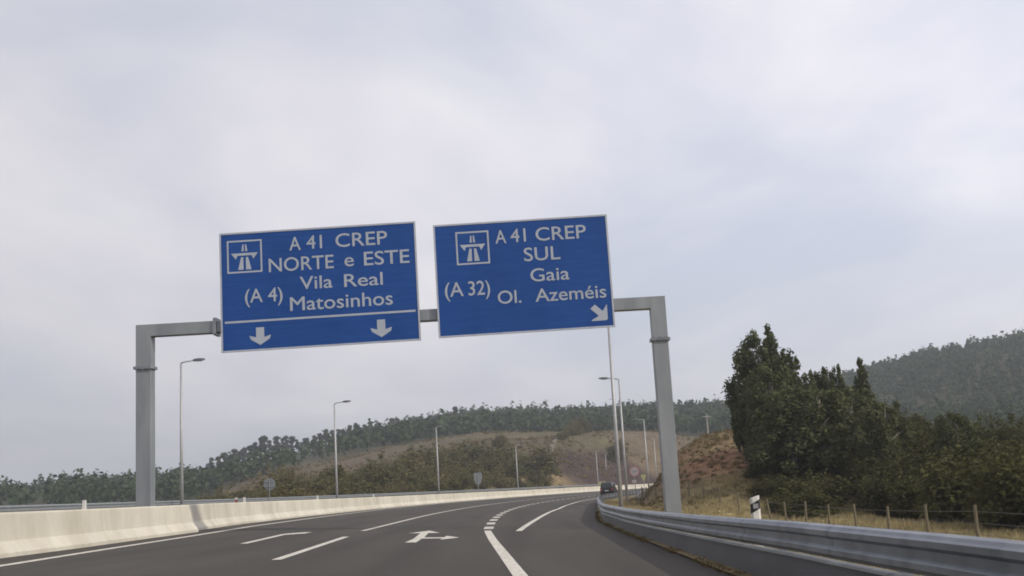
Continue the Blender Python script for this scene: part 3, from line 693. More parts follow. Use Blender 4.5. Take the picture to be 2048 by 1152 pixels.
# ------------------------------------------------------------------ delineators
def marker_post(x, y, z, h, label, turn=0.0):
    t = empty('marker_post', (x, y, z), turn, label, 'marker post')
    w, d = 0.095, 0.055
    def ring(z_a, z_b, sl_a, sl_b):      # prism with slanted ends; slope across x
        P = [(-w, -d * .2), (-w * .55, -d), (w * .55, -d), (w, -d * .2), (w * .6, d), (-w * .6, d)]
        V = [(a, b, z_a + sl_a * a / w) for a, b in P] + [(a, b, z_b + sl_b * a / w) for a, b in P]
        return V, [tuple(range(5, -1, -1)), tuple(range(6, 12))] + [(i, (i + 1) % 6, 6 + (i + 1) % 6, 6 + i) for i in range(6)]
    for nm, a, b, sa, sb, m in (('lower_body', -0.2, h * .74, 0, .05, 'plastic_white'), ('black_band', h * .74, h * .905, .05, .05, 'plastic_black'), ('top_cap', h * .905, h * .99, .05, .03, 'plastic_white')):
        V, F_ = ring(a, b, sa, sb); link_mesh(nm, V, F_, M[m], t)
    mb = MB(); mb.box(-0.05, 0.05, -d - 0.012, -d - 0.002, h * .785, h * .87); mb.build('reflector', M['reflector'], t)
    return t
mx_, my_ = plan(1497, 22.5), 22.5
marker_post(mx_, my_, gz(mx_, my_), 1.08, 'black and white roadside marker post on the dry verge behind the guardrail')
def barrier_reflector(s, label, kind, dn=-0.3):
    n0 = (n_bar1 if s < 36.7 else n_bar2)(s); x, y = [float(v) for v in axis_xy(s, n0 + dn)]; z = float(road_z(s, n0)) + 0.87
    t = empty('barrier_reflector', (x, y, z), 0, label, 'reflector')
    mb = MB(); mb.box(-.05, .05, -.03, .03, 0, 0.03, 0.01); mb.build('foot', M['plastic_black'] if kind == 2 else M['plastic_white'], t)
    mb = MB(); mb.box(-.05, .05, -.022, .022, 0.03, 0.21, 0.015); mb.build('body', M['plastic_black'] if kind == 2 else M['plastic_white'], t)
    if kind == 2:
        mb = MB(); mb.box(-.05, .05, -.032, -.024, 0.12, 0.20); mb.build('white_plate', M['plastic_white'], t)
        mb = MB(); mb.box(-.05, .05, -.032, -.024, 0.035, 0.09); mb.build('red_plate', M['red'], t)
    return t
barrier_reflector(27.2, 'small white reflector on the near barrier left of the gantry post', 1)
barrier_reflector(46.6, 'black and red reflector with white plate on the barrier top below the left sign', 2)
barrier_reflector(48.0, 'small white reflector beside the black and red one on the barrier', 1)
barrier_reflector(64.5, 'small pale reflector on the barrier at the foot of the second lamp', 1)
barrier_reflector(82.0, 'tiny white reflector on the barrier left of the third lamp', 1)

# ------------------------------------------------------------------ round and rectangular signs
def disc(mb, cx, cz, r, y0, y1, n=28, sx=1.0):
    mb.prism([(cx + sx * r * math.cos(-2 * math.pi * k / n), cz + r * math.sin(-2 * math.pi * k / n)) for k in range(n)][::-1], y0, y1)
def round_sign_back(x, y, zc, r, label):
    z = gz(x, y); t = empty('road_sign', (x, y, z), 0, label, 'road sign')
    mb = MB(); mb.tube([(0, 0.04, -0.2), (0, 0.04, zc - z + r * .8)], [0.038, 0.038], 8); mb.build('pole', M['galv'], t)
    mb = MB(); disc(mb, 0, zc - z, r, 0.085, 0.10); mb.build('plate', M['sign_back'], t)
    mb = MB()
    for dz in (-0.2, 0.2): mb.box(-r * .7, r * .7, -0.005, 0.083, zc - z + dz - 0.02, zc - z + dz + 0.02)
    mb.build('clamp_rails', M['galv'], t); return t
round_sign_back(plan(545, 96), 96, 1.68, 0.50, 'round road sign seen from its grey back beyond the concrete barrier')
x, y = plan(957, 168), 168; z = gz(x, y)
t = empty('road_sign', (x, y, z), 0, 'grey back of a rounded board sign between the third and fourth lamps on the left', 'road sign')
mb = MB(); mb.tube([(0, 0.05, -0.3), (0, 0.05, 1.78 - z)], [0.05, 0.05], 8); mb.build('pole', M['galv'], t)
mb = MB(); zc = 1.35 - z; P = [(-.5, .75), (-.62, .5), (-.6, -.2), (-.35, -.85), (-.12, -1.0), (.12, -1.0), (.35, -.85), (.6, -.2), (.62, .5), (.5, .75)]
mb.prism([(a, zc + b) for a, b in P], 0.10, 0.13); mb.build('plate', M['sign_back'], t)
# speed limit sign on the right verge
x, y = plan(1266, 115), 115; z = gz(x, y)
t = empty('speed_limit_sign', (x, y, z), 0, 'round white speed limit sign with red rim beside the far guardrail', 'road sign')
mb = MB(); mb.tube([(0, 0.05, -0.3), (0, 0.05, 1.5 - z)], [0.04, 0.04], 8); mb.build('pole', M['galv'], t)
zc = 1.05 - z
mb = MB(); disc(mb, 0, zc, 0.58, 0, 0.02); mb.build('rim', M['pink'], t)
mb = MB(); disc(mb, 0, zc, 0.43, -0.012, -0.003); mb.build('face', M['sign_face'], t)
mb = MB(); mb.box(-.28, .28, -0.022, -0.014, zc - .09, zc + .07); mb.build('dark_bar', M['sign_back'], t)
mb = MB(); mb.box(-.30, .16, 0, 0.018, zc - 1.15, zc - 0.83); mb.build('lower_plate', M['sign_face'], t)
# yellow plate further on
x, y = plan(1283, 150), 150; z = gz(x, y)
t = empty('yellow_sign', (x, y, z), 0, 'small yellow plate on a short post right of the speed limit sign', 'road sign')
mb = MB(); mb.tube([(0, 0.05, -0.3), (0, 0.05, 0.35 - z)], [0.04, 0.04], 8); mb.build('pole', M['galv'], t)
mb = MB(); zc = 0.15 - z; mb.prism([(-.32, zc + .42), (-.38, zc + .3), (-.06, zc - .42), (.06, zc - .42), (.38, zc + .3), (.32, zc + .42)], 0, 0.02); mb.build('plate', M['yellow'], t)
x, y = plan(1202, 186), 186
t = empty('yellow_sign', (x, y, gz(x, y)), 0, 'pale yellow plate low on the far barrier left of the dark car', 'road sign')
zc = -0.65 - t.location.z
mb = MB(); mb.tube([(0, 0.06, -0.3), (0, 0.06, zc + .3)], [0.04, 0.04], 8); mb.build('pole', M['galv'], t)
mb = MB(); mb.box(-.75, .45, 0, 0.03, zc - .35, zc + .35, 0.0); mb.build('plate', M['yellow'], t)

# ------------------------------------------------------------------ the dark car ahead
def car(s, n, label):
    x, y = [float(v) for v in axis_xy(s, n)]; z = float(road_z(s, n))
    t = empty('dark_car', (x, y, z + 0.01), -max(0, s - S0) / RAD, label, 'car')
    def loft(prof, hw0, name, m, parent=t):          # prof: (y, z_low, z_high, half width low, half width high)
        V = []
        for yy, zl, zh, wl_, wh in prof:
            V += [(-wl_, yy, zl), (-wl_ * 1.0, yy, zl + (zh - zl) * .6), (-wh, yy, zh), (wh, yy, zh), (wl_, yy, zl + (zh - zl) * .6), (wl_, yy, zl)]
        k = 6; F_ = [(i * k + j, i * k + (j + 1) % k, (i + 1) * k + (j + 1) % k, (i + 1) * k + j) for i in range(len(prof) - 1) for j in range(k)]
        F_ += [tuple(range(k - 1, -1, -1)), tuple(range((len(prof) - 1) * k, len(prof) * k))]
        return link_mesh(name, V, F_, m, parent)
    b = loft([(-2.15, .45, .95, .84, .80), (-2.05, .32, 1.08, .90, .86), (-1.2, .28, 1.10, .93, .88), (1.0, .28, 1.08, .93, .88), (1.9, .30, .95, .90, .82), (2.2, .42, .78, .80, .74)], 0, 'body', M['carpaint'])
    loft([(-2.05, 1.085, 1.10, .82, .80), (-1.85, 1.085, 1.66, .82, .66), (-1.5, 1.085, 1.80, .83, .66), (0.1, 1.085, 1.78, .83, .66), (1.05, 1.085, 1.10, .80, .78)], 0, 'cabin', M['carpaint'], t)
    mb = MB(); mb.add([(-.66, -2.03, 1.16), (.66, -2.03, 1.16), (.60, -1.875, 1.62), (-.60, -1.875, 1.62)], [(0, 1, 2, 3)]); mb.build('rear_window', M['glass'], t)
    for sx in (-1, 1):
        mb = MB(); mb.box(sx * .72 - .1, sx * .72 + .1, -2.19, -2.13, .72, .94); mb.build('tail_light', M['red'], t)
    mb = MB(); mb.box(-.26, .26, -2.175, -2.155, .62, .73); mb.build('number_plate', M['plastic_white'], t)
    for sx in (-1, 1):
        for yy in (-1.35, 1.35):
            mb = MB(); mb.tube([(sx * .70, yy, .34), (sx * .93, yy, .34)], [.34, .34], 18); mb.build('wheel', M['rubber'], t)
    return t
car(156, 0.4, 'dark estate car driving away round the far curve in front of the bright barrier')

# pale headwall at the foot of the right bank
x, y = plan(1284, 108), 108; z = gz(x, y)
t = empty('drain_headwall', (x, y, z), 0.25, 'pale concrete drain headwall at the foot of the right bank behind the guardrail', 'drain')
mb = MB(); mb.prism([(-1.1, -.3), (-0.9, .12), (-.3, .55), (.9, .85), (1.2, .80), (1.2, -.3)][::-1], 0, 0.25); mb.build('wing_wall', M['culvert'], t)
mb = MB(); mb.prism([(-1.1, -.3), (-1.1, .02), (1.1, .12), (1.1, -.3)][::-1], -1.4, -0.01); mb.build('apron', M['culvert'], t)

# drainage steps down the brown hillside
def hillside_drain(pts, label):
    t = empty('drainage_channel', (0, 0, 0), 0, label, 'drainage channel'); V = []; F_ = []
    for k, (c, Y) in enumerate(pts):
        x = plan(c, Y); z = gz(x, Y)
        V += [(x - .55, Y, z - .1), (x - .4, Y, z + .28), (x + .4, Y, z + .28), (x + .55, Y, z - .1)]
    for i in range(len(pts) - 1):
        for j in range(3): F_.append((i * 4 + j, i * 4 + j + 1, i * 4 + j + 5, i * 4 + j + 4))
    link_mesh('channel', V, F_, M['drain'], t)
hillside_drain([(1100, 268), (1106, 280), (1111, 292), (1117, 303), (1121, 312)], 'pale concrete drainage channel running down the brown hillside left of the lamps')

# utility pole on the hill crest at right
x, y = plan(1417, 380), 380; z = gz(x, y)
t = empty('utility_pole', (x, y, z), 0.3, 'pale utility pole with a crossarm on the hill behind the red earth bank', 'utility pole')
mb = MB(); mb.tube([(0, 0, -0.5), (0, 0, 9.5)], [0.28, 0.18], 8); mb.build('pole', M['culvert'], t)
mb = MB(); mb.box(-1.6, 1.6, -.1, .1, 8.6, 8.85); mb.build('crossarm', M['culvert'], t)

# ------------------------------------------------------------------ vegetation
def leaf_cloud(clumps, n, size, seed, stretch=1.5, up=0.35):
    """leaf-sized quads through the clumps (cx,cy,cz,rx,ry,rz,weight)"""
    g = np.random.default_rng(seed); C = np.array([c[:6] for c in clumps], float); w = np.array([c[6] if len(c) > 6 else c[3] * c[4] * c[5] for c in clumps], float) ** 0.75
    k = g.choice(len(C), n, p=w / w.sum())
    d = g.normal(size=(n, 3)); d /= np.linalg.norm(d, axis=1)[:, None]
    rad = g.random(n) ** 0.42 * (1 + 0.16 * g.normal(size=n))
    P = C[k, :3] + d * C[k, 3:] * rad[:, None]
    nrm = d * 0.7 + g.normal(size=(n, 3)) * 0.8; nrm[:, 2] += up; nrm /= np.linalg.norm(nrm, axis=1)[:, None]
    a = np.cross(nrm, g.normal(size=(n, 3))); a /= np.linalg.norm(a, axis=1)[:, None]; b = np.cross(nrm, a)
    s = size * (0.6 + 0.9 * g.random(n))[:, None]
    V = np.stack([P - a * s * stretch * .5, P + b * s * .38, P + a * s * stretch * .5, P - b * s * .38], 1).reshape(-1, 3)
    Q = np.arange(4 * n).reshape(-1, 4)
    ct = g.random(len(C))[k]
    tint = np.clip(0.45 * ct + 0.55 * g.random(n), 0, 1)
    return V, Q, np.repeat(tint, 4)
def leaf_obj(name, V, Q, tint, m, parent=None):
    o = np_mesh(name, V, Q, m, parent)
    a = o.data.attributes.new('tint', 'FLOAT', 'POINT'); a.data.foreach_set('value', np.asarray(tint, np.float32)); return o
def limbs(mb, base, ends, r0):
    for e in ends:
        mid = (np.array(base) * .5 + np.array(e) * .5) + rng.normal(0, .12, 3) * [1, 1, .3]
        mb.tube([base, mid, e], [r0, r0 * .65, r0 * .25], 6)
def make_bush(seed, m, n=1700):
    """unit-height shrub, about 1.15 wide"""
    g = np.random.default_rng(seed); cl = []
    for k in range(13):
        a = g.random() * 6.28; q = math.sqrt(g.random()) * .40; hh = 0.22 + 0.55 * g.random() * (1 - q * .9)
        r = .13 + .13 * g.random(); cl.append((q * math.cos(a), q * math.sin(a), hh, r, r, r * (.8 + .7 * g.random())))
    for k in range(8):                                   # skirts down to the ground
        a = k * .8 + g.random(); q = .26 + .16 * g.random(); cl.append((q * math.cos(a), q * math.sin(a), .14 + .10 * g.random(), .15, .15, .13))
    for k in range(3):                                   # leading shoots break the outline
        a = g.random() * 6.28; q = g.random() * .3; cl.append((q * math.cos(a), q * math.sin(a), .78 + .14 * g.random(), .05 + .04 * g.random(), .06, .14))
    r = empty('scrub_bush')
    V, Q, t = leaf_cloud(cl, n, 0.040, seed); leaf_obj('foliage', V, Q, t, m, r)
    mb = MB(); limbs(mb, (0, 0, -0.06), [c[:3] for c in cl[:7]], 0.018); mb.build('stems', M['bark'], r)
    return r
def make_tree(seed, m, kind, n=4200, leaf=0.032, name='tree', bark='bark'):
    """unit-height tree; trunk with limbs, clumped crown"""
    g = np.random.default_rng(seed); cl = []; ends = []
    if kind == 'tall':            # eucalyptus-like: many upright clumps from low down
        sway = g.uniform(.7, 1.2, 9)
        for k in range(36):
            z = 0.20 + 0.75 * (k + g.random()) / 36; w = .27 * math.sqrt(max(.02, 1 - ((z - .50) / .50) ** 2)) * np.interp(z * 8, range(9), sway)
            a = k * 2.4 + g.random(); q = w * math.sqrt(.06 + .94 * g.random()); r = (.045 + .06 * g.random()) * (1.15 - z * .45)
            cl.append((q * math.cos(a), q * math.sin(a), z, r * 1.15, r * 1.15, r * (.9 + .7 * g.random())))
    elif kind == 'cone':
        for k in range(30):
            z = 0.10 + 0.86 * (k + g.random()) / 30; w = .21 * (1.04 - z) ** 0.8 * (.45 + .85 * g.random())
            a = k * 2.4 + g.random(); q = w * (0.3 + .7 * g.random()); r = (.026 + .05 * (1.05 - z)) * (.7 + .6 * g.random())
            cl.append((q * math.cos(a), q * math.sin(a), z, r, r, r * (1.2 + .8 * g.random())))
    elif kind == 'pine':          # bare stem with a few uneven tufts at the top
        for k in range(8):
            z = 0.50 + 0.44 * (k + g.random()) / 8; a = g.random() * 6.28; q = (.05 + .17 * g.random()) * (1.25 - z); r = .06 + .075 * g.random()
            cl.append((q * math.cos(a), q * math.sin(a), z, r * 1.2, r * 1.2, r * .62))
    r = empty(name)
    V, Q, t = leaf_cloud(cl, n, leaf, seed + 1); leaf_obj('crown', V, Q, t, m, r)
    mb = MB(); wob = g.normal(0, .012, (5, 2)); wob[0] = 0
    tp = [(wob[i, 0], wob[i, 1], -0.04 + .96 * i / 4) for i in range(5)]
    mb.tube(tp, [.022, .018, .014, .009, .003], 8)
    for c in cl[:: 2 if kind != 'pine' else 1]:
        zb = max(0.08, c[2] - 0.14); mb.tube([(0, 0, zb), (c[0] * .55, c[1] * .55, zb + .09), c[:3]], [.008, .006, .002], 5)
    mb.build('trunk', M[bark], r)
    return r
def use(protos, k, fresh):
    """the first use of a prototype is the prototype itself, later uses are copies"""
    p = protos[k]
    if k in fresh: fresh.discard(k); return p
    return copy_tree(p)
def place(o, x, y, h, wid, label, cat, group, z=None, sink=0.0):
    o.location = (x, y, (gz(x, y) if z is None else z) - sink); o.rotation_euler = (0, 0, rng.random() * 6.28)
    o.scale = (wid, wid, h); return tag(o, label, cat, group)

bushes = [make_bush(100 + k, M['scrub'], 4200) for k in range(6)]; fresh = set(range(6))
# right thicket: staggered rows behind the fence
rows = [(19.3, 3.0, 2.6, 22), (22.0, 3.4, 3.2, 20), (25.0, 3.7, 4.0, 20), (31, 4.3, 5.0, 22), (40, 4.8, 6.0, 26), (52, 5.2, 7.0, 32), (66, 5.4, 8.0, 40), (84, 5.6, 9.0, 44)]
for n0, h0, sp, s_0 in rows:
    s = s_0
    while s < 78 + n0 * .8:
        ss = s + rng.normal(0, .5); n = n0 + rng.normal(0, .7); x, y = [float(v) for v in axis_xy(ss, n)]
        c = 1045 + 2250 * x / max(y, 1)
        if (1580 if n0 < 24 else 1540) < c < 2350:
            lim = float(np.interp(c, [1500, 1560, 1650, 1800, 2000, 2100], [4.6, 5.4, 5.2, 4.4, 3.7, 3.7]))
            h = min(h0, lim) * (0.78 + .4 * rng.random())
            yt = float(np.interp(c, [1575, 1650, 1750, 1850, 2048, 2300], [800, 775, 802, 816, 828, 836])) + rng.uniform(-6, 40)
            h = min(h, CAM_H + y * (955 - 0.0556 * (c - 1024) - yt) / 2250.0 - gz(x, y)); 
            if h < 1.2: s += sp; continue
            place(use(bushes, int(rng.integers(6)), fresh), x, y, h, max(h, 2.4) * (1.0 + .4 * rng.random()), 'dark olive bush in the dense thicket behind the wooden post fence', 'bush', 'bushes of the thicket behind the fence')
        s += sp * (.8 + .4 * rng.random())
bushes_l = [make_bush(140 + k, M['scrub_light'], 3000) for k in range(5)]; fresh_l = set(range(5))
# low scrub creeping down the bank below the tall cluster
for c, Y, h in ((1512, 74, 1.2), (1528, 68, 1.4), (1540, 76, 1.7), (1552, 62, 1.3), (1566, 70, 1.9), (1580, 60, 1.5), (1590, 66, 2.0), (1604, 58, 1.7), (1618, 63, 2.2), (1560, 78, 2.2), (1600, 74, 2.4), (1535, 82, 1.6)):
    place(use(bushes, int(rng.integers(6)), fresh), plan(c, Y), Y, h, h * (1.5 + .5 * rng.random()), 'low dark bush on the bank below the tall tree cluster', 'bush', 'low bushes below the tall cluster')
# scrub beyond the opposite carriageway
for n0, h0, sp in ((-28.5, 2.3, 5.0), (-32.5, 3.2, 5.5), (-38, 4.2, 6.5), (-46, 5.0, 8.0), (-57, 5.6, 10)):
    s = 78
    while s < 236:
        ss = s + rng.normal(0, .8); n = n0 + rng.normal(0, 1.0); x, y = [float(v) for v in axis_xy(ss, n)]
        c = 1045 + 2250 * x / y
        if 380 < c < 1128:
            k = float(np.interp(c, [380, 470, 560, 640, 760, 880, 960, 1010, 1060, 1100, 1128], [.4, .8, 1.0, 1.05, 1.15, 1.1, 1.1, 1.6, 1.9, 1.6, .7]))
            h = h0 * k * (.62 + .68 * rng.random() ** 1.5)
            place(use(bushes_l, int(rng.integers(5)), fresh_l), x, y, h, h * (1.2 + .6 * rng.random()), 'olive scrub bush in the belt beyond the far carriageway on the left', 'bush', 'scrub bushes beyond the far carriageway')
        s += sp * (.8 + .4 * rng.random())
for c, Y, h in ((110, 120, 1.6), (235, 112, 2.0), (262, 120, 1.8), (300, 125, 2.1), (350, 122, 1.9), (440, 118, 2.4)):
    x = plan(c, Y); place(use(bushes_l, int(rng.integers(5)), fresh_l), x, Y, h, h * 1.5, 'low green bush behind the far carriageway rail near the left gantry post', 'bush', 'low bushes left of the scrub belt')
# a few on the open hillside
for c, Y, h in ((1148, 318, 4.5), (1156, 322, 5.2), (1130, 300, 4.0), (1172, 330, 5.5), (1233, 300, 6), (1240, 312, 5), (1000, 290, 5), (930, 280, 4), (830, 290, 4.5)):
    x = plan(c, Y); place(use(bushes_l, int(rng.integers(5)), fresh_l), x, Y, h, h * 0.9, 'dark shrub standing alone on the open brown hillside', 'bush', 'shrubs on the brown hillside')

tall = [make_tree(300, M['evergreen'], 'tall', 11000, .021, 'eucalyptus_tree', 'pale_bark'), make_tree(310, M['evergreen'], 'tall', 11000, .021, 'eucalyptus_tree', 'pale_bark'),
        make_tree(320, M['evergreen'], 'cone', 8000, .022, 'conifer_tree')]
fresh2 = {0, 1, 2}
def top_z(c, ytop, Y): return CAM_H + Y * (955 - 0.0556 * (c - 1024) - ytop) / 2250.0
for c, yt, Y, wpx, k, lab in (
        (1477, 752, 84, 32, 2, 'slim dark spire at the left edge of the tall tree cluster'),
        (1524, 690, 82, 82, 0, 'broad dark tree on the left of the tall cluster right of the gantry'),
        (1535, 662, 80, 92, 1, 'tall rounded dark tree in the middle of the right-hand cluster'),
        (1555, 650, 83, 70, 2, 'tallest pointed tree of the cluster, rising right of its rounded neighbour'),
        (1578, 712, 79, 92, 0, 'dark full-crowned tree sloping down on the right of the cluster'),
        (1550, 735, 74, 92, 1, 'wide dark tree filling the front of the tall cluster'),
        (1550, 800, 76, 84, 0, 'dark low-crowned tree at the front left foot of the cluster'),
        (1604, 742, 77, 62, 1, 'shorter tree with a leaning leafy side on the cluster right shoulder'),
        (1632, 742, 80, 46, 2, 'small pointed tree first to the right of the tall cluster'),
        (1664, 732, 82, 46, 0, 'small feathery tree between two pointed ones right of the cluster'),
        (1688, 730, 82, 40, 2, 'narrow pointed tree just left of the solitary dark conifer'),
        (1731, 718, 80, 58, 2, 'solitary dark conifer standing out before the right hill'),
        (1705, 775, 74, 86, 1, 'rounded tree low below the solitary dark conifer'),
        (1640, 780, 70, 110, 0, 'broad tree in front of the small pointed trees'),
        (1585, 775, 70, 110, 1, 'broad dark tree low in front of the cluster right side'),
        (1770, 800, 66, 80, 0, 'bushy tree rising from the thicket below the right hill'),
        (1910, 822, 60, 70, 1, 'bushy tree rising from the thicket near the right picture edge')):
    x = plan(c, Y); z = gz(x, Y); h = top_z(c, yt, Y) - z; wid = wpx / 2250 * Y / (.40 if k != 2 else .33)
    o = use(tall, k, fresh2); place(o, x, Y, h, wid, lab, 'tree', None, z)

# individual pines along the left ridge skyline
pines = [make_tree(400 + 7 * k, M['pine'], 'pine', 420, .075, 'pine_tree') for k in range(4)]; fresh3 = {0, 1, 2, 3}
sky_pts = [(425, 925, 1.0), (432, 913, 1), (446, 912, .8), (458, 906, 1), (470, 908, .8), (478, 897, 1), (486, 902, .7), (497, 894, 1), (508, 890, .9), (519, 884, 1), (530, 873, 1.1), (536, 871, .8), (548, 879, .9),
           (560, 872, 1), (572, 875, .9), (580, 871, 1), (591, 874, .8), (600, 878, 1), (612, 884, .8), (622, 877, .9), (636, 872, 1), (648, 868, .9), (660, 858, 1.0), (672, 860, .8), (686, 858, .8),
           (706, 852, .8), (722, 848, .7), (736, 848, .8), (748, 843, .7), (766, 845, .7), (790, 838, .8), (802, 836, .7), (826, 836, .7), (850, 832, .7), (918, 815, .8), (930, 818, .7), (320, 935, .6)]
sky_pts += [(float(c_), float(np.interp(c_, [425, 450, 520, 600, 690], [928, 915, 892, 884, 864]) + rng.uniform(-4, 16)), .8) for c_ in np.linspace(428, 690, 34) + rng.normal(0, 3, 34)]
for c, yt, k in sky_pts:
    for q in range(40):
        Y = 545 + rng.normal(0, 22); x = plan(c, Y); z = gz(x, Y); h = top_z(c, yt, Y) - z
        if 5.5 < h < 13: break
    h = min(max(h, 6.5), 13.0)
    place(use(pines, int(rng.integers(4)), fresh3), x, Y, h, h * (.62 + .28 * rng.random()), 'slim pine with a bare stem standing on the left ridge skyline', 'tree', 'pines on the left ridge skyline', z)

# far woods: one mass on the ridges
def woods():
    Vs, Qs, Ts = [], [], []; off = 0; g = np.random.default_rng(55)
    N_ = 30000; az = g.uniform(-.62, .62, N_); r = np.sqrt(g.uniform(130 ** 2, 1080 ** 2, N_)); x = r * np.sin(az); y = r * np.cos(az)
    c = bearing_col(x, y); rb = np.where(c > 1570, 235, np.where(c < 430, 300, np.interp(c, [430, 560, 700, 900, 1480, 1500], [330, 350, 372, 392, 392, 420])))
    rmax = np.where(c < 1480, 720, 1080)
    ok = (r > rb + g.normal(0, 6, N_)) & (r < rmax) & (fbm(x, y, 40, 77) > -.33) & ((c < 415) | (c > 690) | (r < 385) | (g.random(N_) < .10)) & ((c > 130) | (g.random(N_) < .3))
    x, y, r, c = x[ok], y[ok], r[ok], c[ok]; z = ground_h(x, y, False)
    s, n = to_sn(x, y); okr = ~((s < 385) & (n > -34) & (n < 18)) & ~((r < 290) & (c < 1570)); x, y, r, z, c = x[okr], y[okr], r[okr], z[okr], c[okr]
    h = (g.uniform(4.5, 7.5, len(x)) + 2.6 * g.random(len(x)) ** 4) * np.where((c > 415) & (c < 690) & (r > 400), .62, 1.0); sv = np.exp(g.normal(0, .15, len(x))); h = h * np.clip(sv, .72, 1.2); w = g.uniform(1.3, 2.5, len(x)) * sv
    big = np.clip(r / 600, 1, 1.7)
    per = 20; k = np.repeat(np.arange(len(x)), per); nn = len(k)
    d = g.normal(size=(nn, 3)); d /= np.linalg.norm(d, axis=1)[:, None]; q = g.random(nn) ** .4
    tz = z[k] + h[k] * (.55 + .47 * d[:, 2] * q); taper = np.clip(1.25 - .8 * (tz - z[k]) / h[k], .3, 1)
    P = np.stack([x[k] + d[:, 0] * q * w[k] * taper, y[k] + d[:, 1] * q * w[k] * taper, tz], 1)
    nrm = d + g.normal(size=(nn, 3)) * .5; nrm[:, 2] += .4; nrm /= np.linalg.norm(nrm, axis=1)[:, None]
    a = np.cross(nrm, g.normal(size=(nn, 3))); a /= np.linalg.norm(a, axis=1)[:, None]; b = np.cross(nrm, a)
    sz = (g.uniform(.9, 1.7, nn) * big[k] * np.clip(r[k] / 380, .6, 1))[:, None]
    V = np.stack([P - a * sz * .7, P + b * sz * .5, P + a * sz * .7, P - b * sz * .5], 1).reshape(-1, 3)
    tr = g.random(len(x)) * .6 + .4 * np.clip(fbm(x, y, 45, 88) * 2 + .5, 0, 1)
    t = np.repeat(np.clip(.7 * tr[k] + .3 * g.random(nn), 0, 1), 4)
    o = leaf_obj('far_woods', V, np.arange(4 * nn).reshape(-1, 4), t, M['woods']); tag(o, kind='stuff')
woods()

# dry grass on the verge and the field, low scrub on the bank
def tufts(name, pts, hgt, m, blades, seed, lean=.35, wid=.012):
    g = np.random.default_rng(seed); P = np.repeat(pts, blades, 0); n = len(P); hh = np.repeat(hgt, blades) * g.uniform(.55, 1.15, n)
    a = g.random(n) * 6.283; rad = g.random(n) * .10; base = P + np.stack([np.cos(a) * rad, np.sin(a) * rad, np.zeros(n)], 1)
    d = np.stack([np.cos(a) * lean * g.random(n), np.sin(a) * lean * g.random(n), np.ones(n)], 1) * hh[:, None]
    b2 = g.random(n) * 6.283; s = np.stack([np.cos(b2), np.sin(b2), np.zeros(n)], 1) * (wid * (1 + hh))[:, None]
    V = np.stack([base - s, base + s, base + d + s * .25, base + d - s * .25], 1).reshape(-1, 3)
    t = np.repeat(np.clip(g.random(n), 0, 1), 4); o = leaf_obj(name, V, np.arange(4 * n).reshape(-1, 4), t, M[m]); tag(o, kind='stuff')
g = np.random.default_rng(91)
def scatter(s0, s1, n0, n1, cnt, seed):
    q = np.random.default_rng(seed); s = q.uniform(s0, s1, cnt); n = q.uniform(n0, n1, cnt); x, y = axis_xy(s, n)
    return s, n, x, y
s, n, x, y = scatter(8, 78, 6.2, 17.5, 17000, 1); k = fbm(x, y, 3.0, 61) > -.12; s, n, x, y = s[k], n[k], x[k], y[k]
z = ground_h(x, y, False); tufts('dry_grass', np.stack([x, y, z - .02], 1), np.random.default_rng(2).uniform(.10, .32, len(x)), 'straw', 5, 3)
s, n, x, y = scatter(5, 100, 2.88, 5.6, 9000, 4); n = n + swing(s); x, y = axis_xy(s, n); k = fbm(x, y, 1.2, 62) > -.05; s, n, x, y = s[k], n[k], x[k], y[k]
z = near_right(s, n) + .03; tufts('verge_grass', np.stack([x, y, z], 1), np.random.default_rng(5).uniform(.06, .22, len(x)), 'straw', 4, 6)
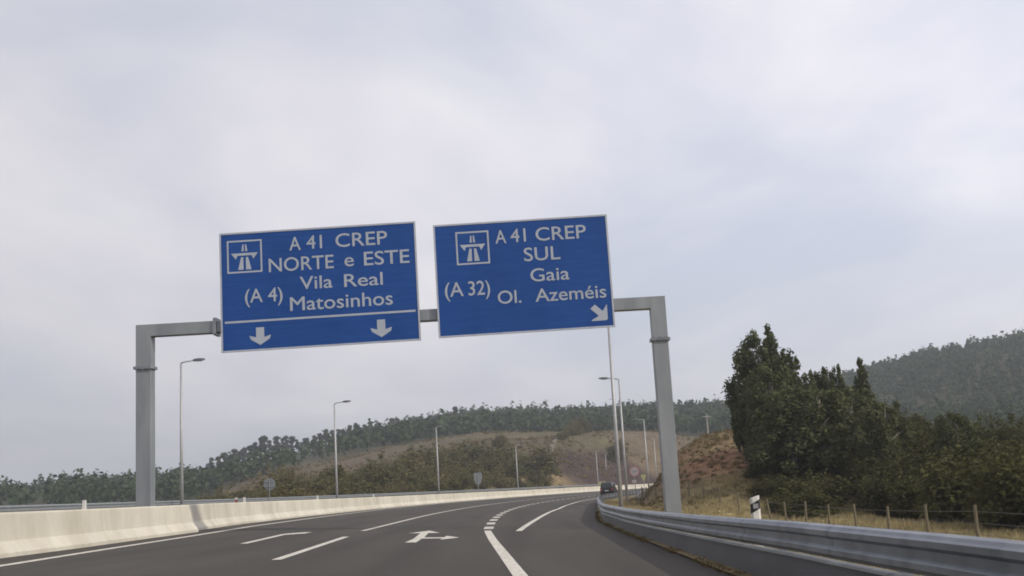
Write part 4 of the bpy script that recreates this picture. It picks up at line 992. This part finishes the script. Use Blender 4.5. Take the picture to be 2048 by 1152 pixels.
# withered weeds and grit line along the foot of the guardrail
s = np.random.default_rng(7).uniform(6, 60, 2600); n = np.array([n_rail(a) for a in s]) - .10 + np.random.default_rng(8).normal(0, .035, len(s)); x, y = axis_xy(s, n)
k = fbm(x, y, 1.6, 63) > -.1; z = near_right(s, 2.7 + swing(s))
tufts('kerb_weeds', np.stack([x, y, z + .0], 1)[k], np.random.default_rng(9).uniform(.02, .07, len(s))[k], 'lowscrub', 4, 10)
s, n, x, y = scatter(62, 210, 6.6, 24, 4200, 11); k = fbm(x, y, 5, 64) > .0; s, n, x, y = s[k], n[k], x[k], y[k]; z = ground_h(x, y, False)
def mats_of_clumps(name, x, y, z, rad, m, per, seed, leaf):
    g = np.random.default_rng(seed); k = np.repeat(np.arange(len(x)), per); nn = len(k)
    d = g.normal(size=(nn, 3)); d /= np.linalg.norm(d, axis=1)[:, None]; d[:, 2] = np.abs(d[:, 2]); q = g.random(nn) ** .4
    P = np.stack([x, y, z], 1)[k] + d * q[:, None] * rad[k][:, None] * [1.1, 1.1, .8]
    nrm = d + g.normal(size=(nn, 3)) * .6; nrm /= np.linalg.norm(nrm, axis=1)[:, None]
    a = np.cross(nrm, g.normal(size=(nn, 3))); a /= np.linalg.norm(a, axis=1)[:, None]; b = np.cross(nrm, a)
    sz = g.uniform(.6, 1.3, nn)[:, None] * leaf
    V = np.stack([P - a * sz, P + b * sz * .5, P + a * sz, P - b * sz * .5], 1).reshape(-1, 3)
    tr = g.random(len(x)); t = np.repeat(np.clip(.6 * tr[k] + .4 * g.random(nn), 0, 1), 4)
    tag(leaf_obj(name, V, np.arange(4 * nn).reshape(-1, 4), t, M[m]), kind='stuff')
mats_of_clumps('bank_scrub', x, y, z, np.random.default_rng(12).uniform(.12, .42, len(x)), 'lowscrub', 26, 13, .075)
q = np.random.default_rng(14); az = q.uniform(-.25, .2, 5200); r = q.uniform(215, 395, 5200); x = r * np.sin(az); y = r * np.cos(az)
s, n = to_sn(x, y); k = ~((s < 470) & (n > -30) & (n < 12)) & (fbm(x, y, 22, 65) > -.05); x, y = x[k], y[k]; z = ground_h(x, y, False)
mats_of_clumps('hill_scrub', x, y, z, np.random.default_rng(15).uniform(.3, .9, len(x)), 'lowscrub', 9, 16, .35)

# ------------------------------------------------------------------ air
hm = bpy.data.materials.new('haze_air'); hm.use_nodes = True; nt = hm.node_tree; nt.nodes.clear()
ho = nt.nodes.new('ShaderNodeOutputMaterial'); pv = nt.nodes.new('ShaderNodeVolumePrincipled')
pv.inputs['Color'].default_value = (0.86, 0.90, 0.96, 1); pv.inputs['Density'].default_value = 0.00042; pv.inputs['Anisotropy'].default_value = 0.1
nt.links.new(pv.outputs[0], ho.inputs['Volume'])
mb = MB(); mb.box(-3700, 3700, -3700, 3700, -12, 112); hz = mb.build('haze', hm); tag(hz, kind='stuff')
